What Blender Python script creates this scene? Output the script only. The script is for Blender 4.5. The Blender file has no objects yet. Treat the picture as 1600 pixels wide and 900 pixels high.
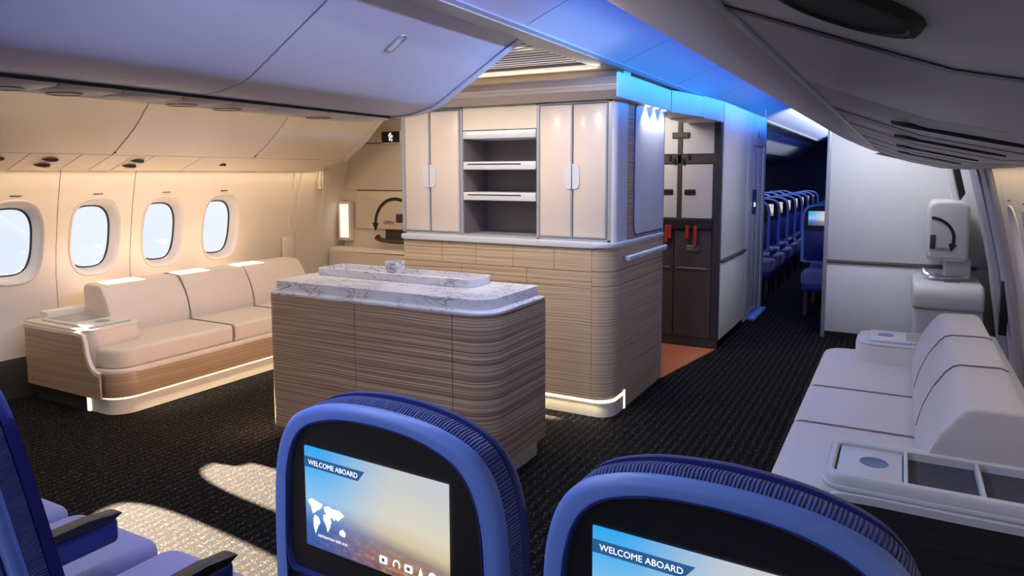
import bpy, bmesh, math, random
from mathutils import Vector, Matrix
random.seed(7)
R = math.radians
S = bpy.context.scene
COL = S.collection

# ------------------------------------------------------------------ camera
cd = bpy.data.cameras.new('camera')
cam = bpy.data.objects.new('camera', cd); COL.objects.link(cam)
cam.location = (0, 0, 1.55)
cam.rotation_euler = (R(90-5.43), 0, R(27.6))
cd.sensor_width = 36; cd.lens = 36*1095/1600
cd.shift_x = -36/1600; cd.shift_y = -75/1600
cd.clip_start = 0.02; cd.clip_end = 200
S.camera = cam

# ------------------------------------------------------------------ world
W = bpy.data.worlds.new('sky'); S.world = W; W.use_nodes = True
nt = W.node_tree; nt.nodes.clear()
o_ = nt.nodes.new('ShaderNodeOutputWorld'); b_ = nt.nodes.new('ShaderNodeBackground')
tc = nt.nodes.new('ShaderNodeTexCoord'); nz = nt.nodes.new('ShaderNodeTexNoise')
nz.inputs['Scale'].default_value = 2.2; nz.inputs['Detail'].default_value = 5
cr = nt.nodes.new('ShaderNodeValToRGB')
cr.color_ramp.elements[0].position = .38; cr.color_ramp.elements[0].color = (.70, .77, .96, 1)
cr.color_ramp.elements[1].position = .62; cr.color_ramp.elements[1].color = (.90, .92, 1, 1)
nt.links.new(tc.outputs['Generated'], nz.inputs['Vector']); nt.links.new(nz.outputs['Fac'], cr.inputs['Fac'])
nt.links.new(cr.outputs['Color'], b_.inputs['Color']); nt.links.new(b_.outputs['Background'], o_.inputs['Surface'])
b_.inputs['Strength'].default_value = .85

# ------------------------------------------------------------------ lights
def sun(direction, strength, color, angle=.6):
    l = bpy.data.lights.new('sun', 'SUN'); l.energy = strength; l.color = color; l.angle = R(angle)
    o = bpy.data.objects.new('sun', l); COL.objects.link(o)
    o.rotation_euler = Vector(direction).to_track_quat('-Z', 'Y').to_euler(); o.location = (-9, 3, 4)
def area(name, loc, direction, sx, sy, power, color, spread=180, long_axis=None):
    l = bpy.data.lights.new(name, 'AREA'); l.shape = 'RECTANGLE'; l.size = sx; l.size_y = sy
    l.energy = power; l.color = color; l.spread = R(spread)
    o = bpy.data.objects.new(name, l); COL.objects.link(o); o.location = loc
    z = -Vector(direction).normalized(); y = Vector((0, 1, 0)) if long_axis is None else Vector(long_axis)
    x = y.cross(z).normalized(); y = z.cross(x).normalized()
    o.matrix_world = Matrix.Translation(Vector(loc)) @ Matrix((x, y, z)).transposed().to_4x4()
    return o
sun((1, -.085, -.36), 120, (1, .80, .60))
WARM = (1, .79, .54); NEUT = (1, .92, .84); COOL = (.80, .88, 1); BLUE = (.015, .10, 1); CYAN = (.03, .40, 1)
def spot(name, loc, direction, power, color, size=80, radius=.03):
    l = bpy.data.lights.new(name, 'SPOT'); l.energy = power; l.color = color; l.spot_size = R(size); l.spot_blend = .9; l.shadow_soft_size = radius
    o = bpy.data.objects.new(name, l); COL.objects.link(o); o.location = loc; o.rotation_euler = Vector(direction).to_track_quat('-Z', 'Y').to_euler()
area('cove_left_wall', (-5.19, 2.4, 1.575), (-.55, 0, -1), .03, 6, 6, WARM, 150)
area('cove_right_wall', (.41, 2.4, 1.575), (.55, 0, -1), .03, 6, 5, WARM, 150)
area('left_aisle_fill', (-3.85, 2.7, 2.31), (-.05, 0, -1), .2, 8.4, 37, (1, .86, .69))  # unseen area light added for general brightness on the left side
area('aisle_ceiling_light', (-1.512, 1.1, 2.194), (.15, 0, -1), .012, 5.2, 33, (.64, .74, 1))
area('bin_fill', (-.875, 2.4, 2.25), (-1, 0, -.22), .02, 2.6, 2.2, (.80, .80, 1), 45)  # added light that brightens the centre bin doors from the right
area('blue_cove_right', (-.88, 6.5, 2.255), (-.75, 0, .66), .04, 17, 52, BLUE, 170)
area('blue_cove_bar_side', (-.875, 5.9, 2.245), (-1, 0, -.16), .02, 6.2, 8, CYAN, 50)
area('cornice_uplight', (-2.4, 4.10, 2.152), (0, -.7, 1), 1.4, .03, .8, NEUT, 170, (0, 0, 1))
for x in (-2.9, -2.35, -1.85): spot('bar_spot', (x, 3.30, 2.19), (0, .62, -1), 22, (1, .84, .66), 120, .06)
area('passage_fill', (-2.1, 5.6, 2.14), (0, .3, -1), .5, .3, 7, NEUT, 170)  # unseen light added to brighten the upper galley panels
area('divider_fill', (-.05, 6.22, 2.32), (0, .40, -1), .9, .3, 15, (.97, .98, 1), 170)  # unseen area light added to brighten the white divider
area('far_cabin_light', (-1.50, 12.5, 2.196), (.6, 0, -1), .012, 7, 1.5, (.25, .4, 1))
area('far_bin_fill', (-1.15, 12, 2.31), (-.9, 0, -.6), .02, 6, 30, (.85, .9, 1), 120)  # added light that whitens the bin faces in the far cabin

S.view_settings.view_transform = 'Standard'; S.view_settings.look = 'None'
S.view_settings.exposure = 0.48; S.view_settings.gamma = 1; S.view_settings.use_curve_mapping = False

# ------------------------------------------------------------------ materials
MATS = {}
def mat(name, col, rough=.5, metal=0., coat=0., emit=None, es=0., bump=None, var=0., vscale=30., spec=.5, sheen=0.):
    if name in MATS: return MATS[name]
    m = bpy.data.materials.new(name); m.use_nodes = True; MATS[name] = m
    n = m.node_tree.nodes; L = m.node_tree.links; p = n['Principled BSDF']
    p.inputs['Base Color'].default_value = (*col, 1); p.inputs['Roughness'].default_value = rough
    p.inputs['Metallic'].default_value = metal; p.inputs['Coat Weight'].default_value = coat
    p.inputs['Specular IOR Level'].default_value = spec; p.inputs['Sheen Weight'].default_value = sheen
    if emit: p.inputs['Emission Color'].default_value = (*emit, 1); p.inputs['Emission Strength'].default_value = es
    t = n.new('ShaderNodeTexCoord'); z = n.new('ShaderNodeTexNoise'); z.inputs['Scale'].default_value = vscale
    z.inputs['Detail'].default_value = 4; L.new(t.outputs['Object'], z.inputs['Vector'])
    if var:
        r = n.new('ShaderNodeMix'); r.data_type = 'RGBA'
        r.inputs[6].default_value = (*[c*(1-var) for c in col], 1); r.inputs[7].default_value = (*[min(1, c*(1+var)) for c in col], 1)
        L.new(z.outputs['Fac'], r.inputs[0]); L.new(r.outputs[2], p.inputs['Base Color'])
    if bump:
        b = n.new('ShaderNodeBump'); b.inputs['Strength'].default_value = bump; b.inputs['Distance'].default_value = .002
        L.new(z.outputs['Fac'], b.inputs['Height']); L.new(b.outputs['Normal'], p.inputs['Normal'])
    return m
def wood(name, dark, mid, light, contrast=1., rough=.38, zs=105.):
    m = bpy.data.materials.new(name); m.use_nodes = True; MATS[name] = m
    n = m.node_tree.nodes; L = m.node_tree.links; p = n['Principled BSDF']; p.inputs['Roughness'].default_value = rough
    t = n.new('ShaderNodeNewGeometry'); sp = n.new('ShaderNodeSeparateXYZ'); L.new(t.outputs['Position'], sp.inputs[0])
    def mth(op, a, b=None):
        q = n.new('ShaderNodeMath'); q.operation = op
        for i, v in enumerate((a, b)):
            if v is None: continue
            if isinstance(v, (int, float)): q.inputs[i].default_value = v
            else: L.new(v, q.inputs[i])
        return q.outputs[0]
    h = mth('SUBTRACT', sp.outputs[0], sp.outputs[1])
    h = mth('MULTIPLY', h, 1.0)
    # slow waviness of the veneer lines
    cw = n.new('ShaderNodeCombineXYZ'); L.new(mth('MULTIPLY', h, .75), cw.inputs[0]); L.new(mth('MULTIPLY', sp.outputs[2], 1.2), cw.inputs[1])
    wn = n.new('ShaderNodeTexNoise'); wn.inputs['Scale'].default_value = 1.3; wn.inputs['Detail'].default_value = 2; L.new(cw.outputs[0], wn.inputs['Vector'])
    zz = mth('ADD', mth('MULTIPLY', sp.outputs[2], zs), mth('MULTIPLY', wn.outputs['Fac'], 5.5))
    c = n.new('ShaderNodeCombineXYZ'); L.new(mth('MULTIPLY', h, .35), c.inputs[0]); L.new(zz, c.inputs[1])
    a = n.new('ShaderNodeTexNoise'); a.inputs['Scale'].default_value = 1.0; a.inputs['Detail'].default_value = 6; a.inputs['Roughness'].default_value = .62; L.new(c.outputs[0], a.inputs['Vector'])
    r = n.new('ShaderNodeValToRGB'); e = r.color_ramp.elements
    k = .16/contrast
    e[0].position = .5-k; e[0].color = (*dark, 1); e[1].position = .5+k*1.15; e[1].color = (*light, 1)
    x = e.new(.5); x.color = (*mid, 1)
    L.new(a.outputs['Fac'], r.inputs['Fac']); L.new(r.outputs['Color'], p.inputs['Base Color'])
    return m
def wave_fabric(name, col, dark, scale, axis='Z', strength=.6):
    m = bpy.data.materials.new(name); m.use_nodes = True; MATS[name] = m
    n = m.node_tree.nodes; L = m.node_tree.links; p = n['Principled BSDF']; p.inputs['Roughness'].default_value = .85
    p.inputs['Sheen Weight'].default_value = .2
    t = n.new('ShaderNodeTexCoord')
    # ribs run round the rim of the backrest: angle about the middle of the back
    sp = n.new('ShaderNodeSeparateXYZ'); L.new(t.outputs['Object'], sp.inputs[0])
    if axis == 'RIM':
        sub = n.new('ShaderNodeMath'); sub.operation = 'SUBTRACT'; L.new(sp.outputs[2], sub.inputs[0]); sub.inputs[1].default_value = .98
        at = n.new('ShaderNodeMath'); at.operation = 'ARCTAN2'; L.new(sub.outputs[0], at.inputs[0]); L.new(sp.outputs[0], at.inputs[1])
        cv = n.new('ShaderNodeCombineXYZ'); L.new(at.outputs[0], cv.inputs[0])
        sc = n.new('ShaderNodeMath'); sc.operation = 'MULTIPLY'; L.new(sp.outputs[1], sc.inputs[0]); sc.inputs[1].default_value = .6; L.new(sc.outputs[0], cv.inputs[1])
        vec = cv.outputs[0]
    else: vec = t.outputs['Object']
    w = n.new('ShaderNodeTexWave'); w.bands_direction = 'X' if axis == 'RIM' else axis
    w.inputs['Scale'].default_value = scale; w.inputs['Distortion'].default_value = 2.2; w.inputs['Detail'].default_value = 2; w.inputs['Detail Scale'].default_value = 2.5
    L.new(vec, w.inputs['Vector'])
    r = n.new('ShaderNodeMix'); r.data_type = 'RGBA'; r.inputs[6].default_value = (*dark, 1); r.inputs[7].default_value = (*col, 1)
    L.new(w.outputs['Fac'], r.inputs[0]); L.new(r.outputs[2], p.inputs['Base Color'])
    b = n.new('ShaderNodeBump'); b.inputs['Strength'].default_value = strength; b.inputs['Distance'].default_value = .003
    L.new(w.outputs['Fac'], b.inputs['Height']); L.new(b.outputs['Normal'], p.inputs['Normal'])
    return m
def carpet(name):
    m = bpy.data.materials.new(name); m.use_nodes = True; MATS[name] = m
    n = m.node_tree.nodes; L = m.node_tree.links; p = n['Principled BSDF']; p.inputs['Roughness'].default_value = .95; p.inputs['Specular IOR Level'].default_value = .1
    t = n.new('ShaderNodeNewGeometry')
    mp = n.new('ShaderNodeMapping'); mp.inputs['Scale'].default_value = (150, 85, 60); L.new(t.outputs['Position'], mp.inputs['Vector'])
    a = n.new('ShaderNodeTexNoise'); a.inputs['Scale'].default_value = 1; a.inputs['Detail'].default_value = 3; a.inputs['Distortion'].default_value = .8; L.new(mp.outputs[0], a.inputs['Vector'])
    w = n.new('ShaderNodeTexWave'); w.bands_direction = 'X'; w.inputs['Scale'].default_value = 6.5; w.inputs['Distortion'].default_value = .6
    L.new(t.outputs['Position'], w.inputs['Vector'])
    ad = n.new('ShaderNodeMath'); ad.operation = 'MULTIPLY_ADD'; L.new(w.outputs['Fac'], ad.inputs[0]); ad.inputs[1].default_value = .10; L.new(a.outputs['Fac'], ad.inputs[2])
    r = n.new('ShaderNodeValToRGB'); e = r.color_ramp.elements
    e[0].position = .605; e[0].color = (.002, .0018, .0024, 1); e[1].position = .86; e[1].color = (.16, .14, .125, 1)
    L.new(ad.outputs[0], r.inputs['Fac']); L.new(r.outputs['Color'], p.inputs['Base Color'])
    b = n.new('ShaderNodeBump'); b.inputs['Strength'].default_value = .8; b.inputs['Distance'].default_value = .004
    L.new(a.outputs['Fac'], b.inputs['Height']); L.new(b.outputs['Normal'], p.inputs['Normal'])
    return m
def marble(name):
    m = bpy.data.materials.new(name); m.use_nodes = True; MATS[name] = m
    n = m.node_tree.nodes; L = m.node_tree.links; p = n['Principled BSDF']; p.inputs['Roughness'].default_value = .3
    t = n.new('ShaderNodeNewGeometry'); mp = n.new('ShaderNodeMapping'); mp.inputs['Scale'].default_value = (4.5, 7, 13); mp.inputs['Rotation'].default_value = (0, .3, .5)
    L.new(t.outputs['Position'], mp.inputs['Vector'])
    a = n.new('ShaderNodeTexNoise'); a.inputs['Scale'].default_value = 1.7; a.inputs['Detail'].default_value = 7; a.inputs['Roughness'].default_value = .6; a.inputs['Distortion'].default_value = 1.1
    L.new(mp.outputs[0], a.inputs['Vector'])
    r = n.new('ShaderNodeValToRGB'); e = r.color_ramp.elements
    e[0].position = .30; e[0].color = (.66, .63, .64, 1); e[1].position = 1; e[1].color = (.74, .72, .73, 1)
    for pos, c in ((.475, (.70, .68, .69)), (.50, (.10, .07, .08)), (.525, (.68, .66, .67))):
        x = e.new(pos); x.color = (*c, 1)
    L.new(a.outputs['Fac'], r.inputs['Fac'])
    k = n.new('ShaderNodeTexNoise'); k.inputs['Scale'].default_value = 3.2; L.new(t.outputs['Position'], k.inputs['Vector'])
    kr = n.new('ShaderNodeValToRGB'); kr.color_ramp.elements[0].position = .44; kr.color_ramp.elements[1].position = .54
    L.new(k.outputs['Fac'], kr.inputs['Fac'])
    mx = n.new('ShaderNodeMix'); mx.data_type = 'RGBA'; mx.inputs[6].default_value = (.72, .70, .71, 1)
    L.new(kr.outputs['Color'], mx.inputs[0]); L.new(r.outputs['Color'], mx.inputs[7]); L.new(mx.outputs[2], p.inputs['Base Color'])
    return m
CARPET = carpet('carpet')
WOOD = wood('zebrano_veneer', (.20, .12, .075), (.40, .265, .175), (.74, .57, .43), 1.35, .38, 135.)
WOODP = wood('pale_veneer', (.34, .23, .135), (.56, .42, .28), (.70, .56, .41), 1.2)
WOODS = wood('sofa_veneer', (.25, .155, .09), (.40, .265, .16), (.50, .36, .235), .7)
WOODD = wood('charcoal_veneer', (.016, .016, .018), (.03, .03, .034), (.05, .05, .055), .7)
PARQ = wood('orange_floor_veneer', (.36, .105, .045), (.47, .15, .065), (.55, .20, .09), .7)
MARBLE = marble('white_marble')
LINING = mat('sidewall_lining', (.68, .59, .49), .5, var=.03, vscale=4)
BIN = mat('bin_laminate', (.56, .55, .66), .42, var=.03, vscale=3)
BINC = mat('cream_bin_laminate', (.74, .66, .56), .45, var=.03, vscale=3)
BING = mat('grey_bin_laminate', (.46, .44, .45), .42, var=.03, vscale=3)
CEIL = mat('ceiling_laminate', (.50, .54, .66), .5, var=.02, vscale=3)
WHITE = mat('white_laminate', (.74, .74, .74), .35, var=.02, vscale=5)
PALE = mat('pale_grey_plastic', (.60, .62, .66), .35, var=.02, vscale=8)
TRIMG = mat('silver_trim', (.42, .44, .48), .35, .35)
LEATHER = mat('cream_leather', (.70, .60, .50), .5, bump=.25, var=.03, vscale=60)
LEATHERW = mat('ivory_leather', (.62, .59, .595), .5, bump=.25, var=.03, vscale=60)
CREAMT = mat('cream_trim', (.76, .68, .56), .4, var=.02)
DOORP = mat('frosted_door_panel', (.66, .57, .50), .34, coat=.08, var=.03, vscale=4)
NICHE = mat('taupe_recess', (.19, .165, .17), .5, var=.05, vscale=6)
DARK = mat('black_plastic', (.012, .012, .014), .4, var=.1)
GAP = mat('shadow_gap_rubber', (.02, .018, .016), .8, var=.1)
DGREY = mat('dark_grey_panel', (.055, .048, .046), .5, var=.06, vscale=8)
LGREY = mat('light_grey_panel', (.52, .50, .49), .45, var=.03)
BROWNT = mat('dark_brown_trim', (.05, .035, .035), .5, var=.05)
CORN = mat('shaded_cornice', (.52, .44, .39), .45, var=.03)  # white-cream cornice; taupe puts the shading of its front into the colour
REDP = mat('red_latch', (.35, .03, .03), .45, var=.05)
LED = mat('warm_led', (1, .9, .7), .5, emit=(1, .90, .68), es=1.0, var=.01)
LEDW = mat('white_led', (1, 1, 1), .5, emit=(1, .97, .92), es=2.2, var=.01)
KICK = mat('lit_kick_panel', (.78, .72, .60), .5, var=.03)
SHELL = mat('blue_seat_shell', (.18, .31, .76), .42, var=.04, vscale=10)
RIM = mat('dark_blue_rim', (.02, .035, .22), .4, var=.05)
NAVY = mat('navy_seat_fabric', (.012, .018, .20), .8, bump=.3, var=.1, vscale=200, sheen=.2)
RIBS = wave_fabric('ribbed_blue_fabric', (.13, .19, .58), (.02, .03, .15), 17, 'RIM', .9)
SEATF = mat('violet_blue_cushion_fabric', (.27, .26, .47), .9, bump=.5, var=.18, vscale=260, sheen=.3)
CHROME = mat('satin_metal', (.6, .6, .62), .25, .9, var=.02)
GLASS = bpy.data.materials.new('window_glass'); GLASS.use_nodes = True
_n = GLASS.node_tree.nodes; _n.clear(); _o = _n.new('ShaderNodeOutputMaterial'); _m = _n.new('ShaderNodeMixShader'); _t = _n.new('ShaderNodeBsdfTransparent'); _g = _n.new('ShaderNodeBsdfGlossy')
_g.inputs['Roughness'].default_value = .03; _m.inputs[0].default_value = .05; _t.inputs['Color'].default_value = (.97, .98, 1, 1)
GLASS.node_tree.links.new(_t.outputs[0], _m.inputs[1]); GLASS.node_tree.links.new(_g.outputs[0], _m.inputs[2]); GLASS.node_tree.links.new(_m.outputs[0], _o.inputs[0])
BUSTLE = mat('door_lining', (.64, .62, .61), .45, var=.03, vscale=5)
DOORL = mat('cream_door_lining', (.72, .63, .52), .45, var=.03, vscale=5)
SIGNW = mat('sign_white', (.9, .9, .88), .5, emit=(1, 1, .95), es=.5, var=.01)
SIGNK = mat('sign_black', (.01, .01, .01), .5, var=.01)
INK = mat('black_print', (.012, .012, .012), .6, var=.01)

# ------------------------------------------------------------------ geometry helpers
def finish(name, bm, m, parent=None, smooth=True, ang=35, origin=None):
    bmesh.ops.recalc_face_normals(bm, faces=bm.faces)
    me = bpy.data.meshes.new(name); bm.to_mesh(me); bm.free()
    if smooth:
        me.polygons.foreach_set('use_smooth', [True]*len(me.polygons)); me.set_sharp_from_angle(angle=R(ang))
    o = bpy.data.objects.new(name, me); COL.objects.link(o)
    if m is not None: me.materials.append(m)
    setp(o, parent)
    return o
def wloc(o):
    v = Vector((0, 0, 0))
    while o: v += o.location; o = o.parent
    return v
def setp(o, parent):
    if parent is not None:
        o.parent = parent; o.matrix_parent_inverse = Matrix.Identity(4)
        o.location = o.location - wloc(parent)
def tag(o, label, cat, group=None):
    o['label'] = label; o['category'] = cat
    if group: o['group'] = group
    return o
def thing(name, label, cat, loc=(0, 0, 0), group=None):
    o = bpy.data.objects.new(name, None); COL.objects.link(o); o.location = loc; o.empty_display_size = .1
    return tag(o, label, cat, group)
def struct(o, label=None):
    o['kind'] = 'structure'
    if label: o['label'] = label
    return o
def sempty(name, label=None, loc=(0, 0, 0)):
    o = bpy.data.objects.new(name, None); COL.objects.link(o); o.location = loc; o.empty_display_size = .1
    return struct(o, label)
def add_box(bm, lo, hi, bev=0, seg=2):
    b2 = bmesh.new()
    bmesh.ops.create_cube(b2, size=1)
    lo = Vector(lo); hi = Vector(hi)
    for v in b2.verts: v.co = Vector((lo[i]+(v.co[i]+.5)*(hi[i]-lo[i]) for i in range(3)))
    if bev: bmesh.ops.bevel(b2, geom=list(b2.edges), offset=min(bev, .49*min(abs(hi[i]-lo[i]) for i in range(3))), segments=seg, profile=.5, affect='EDGES')
    merge(bm, b2)
def merge(bm, b2):
    me = bpy.data.meshes.new('t'); b2.to_mesh(me); b2.free(); bm.from_mesh(me); bpy.data.meshes.remove(me)
def box(name, lo, hi, m, parent=None, bev=0, seg=2, **k):
    bm = bmesh.new(); add_box(bm, lo, hi, bev, seg); return finish(name, bm, m, parent, **k)
def boxes(name, L, m, parent=None, bev=0, seg=1):
    bm = bmesh.new()
    for lo, hi in L: add_box(bm, lo, hi, bev, seg)
    return finish(name, bm, m, parent)
AX = {'X': lambda p, q, a: (a, p, q), 'Y': lambda p, q, a: (p, a, q), 'Z': lambda p, q, a: (p, q, a)}
def add_prism(bm, pts, axis, a0, a1, bev=0, seg=2, mapf=None):
    b2 = bmesh.new(); f = AX[axis]
    v0 = [b2.verts.new(f(p, q, a0)) for p, q in pts]; v1 = [b2.verts.new(f(p, q, a1)) for p, q in pts]
    c0 = b2.faces.new(v0); c1 = b2.faces.new(v1[::-1]); n = len(pts)
    for i in range(n): b2.faces.new((v0[i], v1[i], v1[(i+1) % n], v0[(i+1) % n]))
    if bev:
        es = set(c0.edges) | set(c1.edges); bmesh.ops.bevel(b2, geom=list(es), offset=bev, segments=seg, profile=.5, affect='EDGES')
    if mapf:
        for v in b2.verts: v.co = mapf(v.co)
    merge(bm, b2)
def prism(name, pts, axis, a0, a1, m, parent=None, bev=0, seg=2, mapf=None, **k):
    bm = bmesh.new(); add_prism(bm, pts, axis, a0, a1, bev, seg, mapf); return finish(name, bm, m, parent, **k)
def rrect(x0, y0, x1, y1, r, n=6):
    """counter-clockwise rounded rectangle, r = radii at (x0y0, x1y0, x1y1, x0y1)"""
    if isinstance(r, (int, float)): r = [r]*4
    P = []
    for (cx, cy, sx, sy, a0), rr in zip(((x0, y0, 1, 1, 180), (x1, y0, -1, 1, 270), (x1, y1, -1, -1, 0), (x0, y1, 1, -1, 90)), r):
        if rr <= 0: P.append((cx, cy)); continue
        for i in range(n+1):
            a = R(a0+90*i/n); P.append((cx+sx*rr+rr*math.cos(a), cy+sy*rr+rr*math.sin(a)))
    return P
def rprism(name, x0, y0, x1, y1, r, axis, a0, a1, m, parent=None, bev=.02, seg=4, mapf=None, n=6, **k):
    """rounded-rectangle prism with properly rounded end edges (loft of inset loops)"""
    if isinstance(r, (int, float)): r = [r]*4
    f = AX[axis]; loops = []
    prof = [(bev*(1-math.cos(R(90*i/seg))), bev*(1-math.sin(R(90*i/seg)))) for i in range(seg+1)]   # (end inset -> 0)
    st = [(bev-bev*math.sin(R(90*i/seg)), bev-bev*math.cos(R(90*i/seg))) for i in range(seg+1)]      # (side inset, depth)
    rings = [(d, a0+h) for d, h in st]+[(d, a1-h) for d, h in st[::-1]]
    for d, a in rings:
        P = rrect(x0+d, y0+d, x1-d, y1-d, [max(q-d, .0015) for q in r], n); L_ = [Vector(f(p, q, a)) for p, q in P]
        loops.append([tuple(mapf(v)) if mapf else tuple(v) for v in L_])
    return loft(name, loops, m, parent, True, True, **k)
def sheet_pts(pl, t):
    """closed profile from an open polyline, offset by t to its left"""
    out = []
    for i, p in enumerate(pl):
        a = Vector(pl[max(0, i-1)]); b = Vector(pl[min(len(pl)-1, i+1)]); d = (b-a).normalized()
        out.append((p[0]-d.y*t, p[1]+d.x*t))
    return list(pl)+out[::-1]
def add_sheet(bm, pl, t, y0, y1):
    P = sheet_pts(pl, t); n = len(pl)
    v0 = [bm.verts.new((x, y0, z)) for x, z in P]; v1 = [bm.verts.new((x, y1, z)) for x, z in P]; N = len(P)
    for i in range(N): bm.faces.new((v0[i], v1[i], v1[(i+1) % N], v0[(i+1) % N]))
    for i in range(n-1):
        for V in (v0, v1): bm.faces.new((V[i], V[i+1], V[N-2-i], V[N-1-i]))
def sheet(name, pl, t, y0, y1, m, parent=None, **k):
    bm = bmesh.new(); add_sheet(bm, pl, t, y0, y1); return finish(name, bm, m, parent, **k)
def cat(pts, n=4, closed=False):
    """Catmull-Rom through pts"""
    P = [Vector(p) for p in pts]; out = []; N = len(P)
    rng = range(N if closed else N-1)
    for i in rng:
        g = (lambda j: P[j % N]) if closed else (lambda j: P[max(0, min(N-1, j))])
        a, b, c, d = g(i-1), g(i), g(i+1), g(i+2)
        for k in range(n):
            t = k/n; out.append(.5*((2*b)+(c-a)*t+(2*a-5*b+4*c-d)*t*t+(3*b-a-3*c+d)*t**3))
    if not closed: out.append(P[-1])
    return [tuple(v) for v in out]
def loft(name, loops, m, parent=None, cap0=False, cap1=False, closed=True, **k):
    bm = bmesh.new(); V = [[bm.verts.new(p) for p in l] for l in loops]; n = len(loops[0])
    for a, b in zip(V, V[1:]):
        for i in range(n if closed else n-1): bm.faces.new((a[i], a[(i+1) % n], b[(i+1) % n], b[i]))
    if cap0: bm.faces.new(V[0])
    if cap1: bm.faces.new(V[-1][::-1])
    return finish(name, bm, m, parent, **k)
def tube(name, pts, r, m, parent=None, n=8, closed=False, flat=1.0):
    P = [Vector(p) for p in pts]; loops = []
    for i, p in enumerate(P):
        d = (P[min(i+1, len(P)-1)]-P[max(i-1, 0)]).normalized()
        u = d.cross(Vector((0, 0, 1)));  u = u.normalized() if u.length > 1e-3 else Vector((1, 0, 0)); w = u.cross(d).normalized()
        loops.append([tuple(p+u*r*math.cos(2*math.pi*k/n)+w*r*flat*math.sin(2*math.pi*k/n)) for k in range(n)])
    return loft(name, loops, m, parent, True, True)
def poly(name, pts, m, parent=None):
    bm = bmesh.new(); bm.faces.new([bm.verts.new(p) for p in pts]); return finish(name, bm, m, parent, smooth=False)
def text(name, s, size, m, parent, loc, xdir, updir, align='LEFT', ext=.0006):
    c = bpy.data.curves.new('t', 'FONT'); c.body = s; c.size = size; c.align_x = align; c.extrude = ext; c.resolution_u = 3
    o = bpy.data.objects.new('t', c); COL.objects.link(o); dg = bpy.context.evaluated_depsgraph_get()
    me = bpy.data.meshes.new_from_object(o.evaluated_get(dg)); bpy.data.objects.remove(o); bpy.data.curves.remove(c)
    x = Vector(xdir).normalized(); y = Vector(updir).normalized(); z = x.cross(y)
    me.transform(Matrix.Translation(Vector(loc)) @ Matrix((x, y, z)).transposed().to_4x4()); me.name = name
    me.materials.clear(); me.materials.append(m)
    t = bpy.data.objects.new(name, me); COL.objects.link(t); setp(t, parent); return t
def copy_tree(o, parent=None, depth=9):
    c = o.copy(); COL.objects.link(c)
    if parent: c.parent = parent
    if depth > 0:
        for ch in list(o.children): copy_tree(ch, c, depth-1)
    return c

# ================================================================== SETTING
Y0, Y1 = -1.6, 17.4
struct(box('floor', (-6, Y0, -.06), (1.2, Y1, 0), CARPET), 'dark flecked carpet of the cabin floor')
fl = prism('floor', [(-2.9, 5.05), (-1.56, 5.05), (-1.40, 6.10), (-2.9, 6.10)], 'Z', .0, .008, PARQ)
struct(fl, 'orange wood floor in the passage behind the bar cabinet')
struct(sheet('ceiling', [(.56, 1.60), (.40, 2.1), (-.3, 2.52), (-4.6, 2.52), (-5.2, 2.1), (-5.39, 1.60)], -.04, Y0, Y1, mat('crown_lining', (.3, .3, .33), .6, var=.03)), 'crown lining above the bins')
struct(box('wall_back', (-6, Y0-.06, -.06), (1.2, Y0, 2.6), mat('rear_wall_lining', (.45, .45, .47), .6, var=.03)))
struct(box('wall_front', (-6, Y1, -.06), (1.2, Y1+.06, 2.6), mat('end_wall_lining', (.16, .17, .22), .6, var=.03)), 'dark end wall of the far cabin')

def interp(tab, z):
    if z <= tab[0][0]: return tab[0][1]
    for (a, x), (b, y) in zip(tab, tab[1:]):
        if z <= b: return x+(y-x)*(z-a)/(b-a)
    return tab[-1][1]
LT = [(.0, -5.36), (.27, -5.41), (.56, -5.455), (.8, -5.458), (.95, -5.444), (1.28, -5.385), (1.55, -5.32), (1.7, -5.27), (2.2, -5.1)]
RT = [(.0, .77), (.2, .757), (.88, .66), (1.26, .576), (1.575, .5), (1.7, .46), (2.2, .3)]
def win_loop(yc, zc, a, b, e, N):
    P = []
    for i in range(N):
        t = 2*math.pi*i/N; c, s = math.cos(t), math.sin(t)
        P.append((yc+a*math.copysign(abs(c)**(2/e), c), zc+b*math.copysign(abs(s)**(2/e), s)))
    return P
def wall_panel(par, tab, side, ya, yb, yw, z0=.27, z1=1.60, zc=1.07, a=.178, b=.272):
    N = 48; hole = win_loop(yw, zc, a, b, 2.9, N); outer = []
    for (y, z) in hole:
        dy, dz = y-yw, z-zc
        tt = min((yb-yw)/dy if dy > 1e-6 else ((ya-yw)/dy if dy < -1e-6 else 1e9), (z1-zc)/dz if dz > 1e-6 else ((z0-zc)/dz if dz < -1e-6 else 1e9))
        outer.append((yw+dy*tt, zc+dz*tt))
    for c in ((ya, z0), (ya, z1), (yb, z0), (yb, z1)):     # snap nearest to the corners
        i = min(range(N), key=lambda i: (outer[i][0]-c[0])**2+(outer[i][1]-c[1])**2); outer[i] = c
    loops = []
    for k in range(9):
        t = k/8; loops.append([(interp(tab, h[1]+(o[1]-h[1])*t), h[0]+(o[0]-h[0])*t, h[1]+(o[1]-h[1])*t) for h, o in zip(hole, outer)])
    p = loft('panel', loops, LINING, par, ang=50)
    return p
WN = [0]
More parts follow.
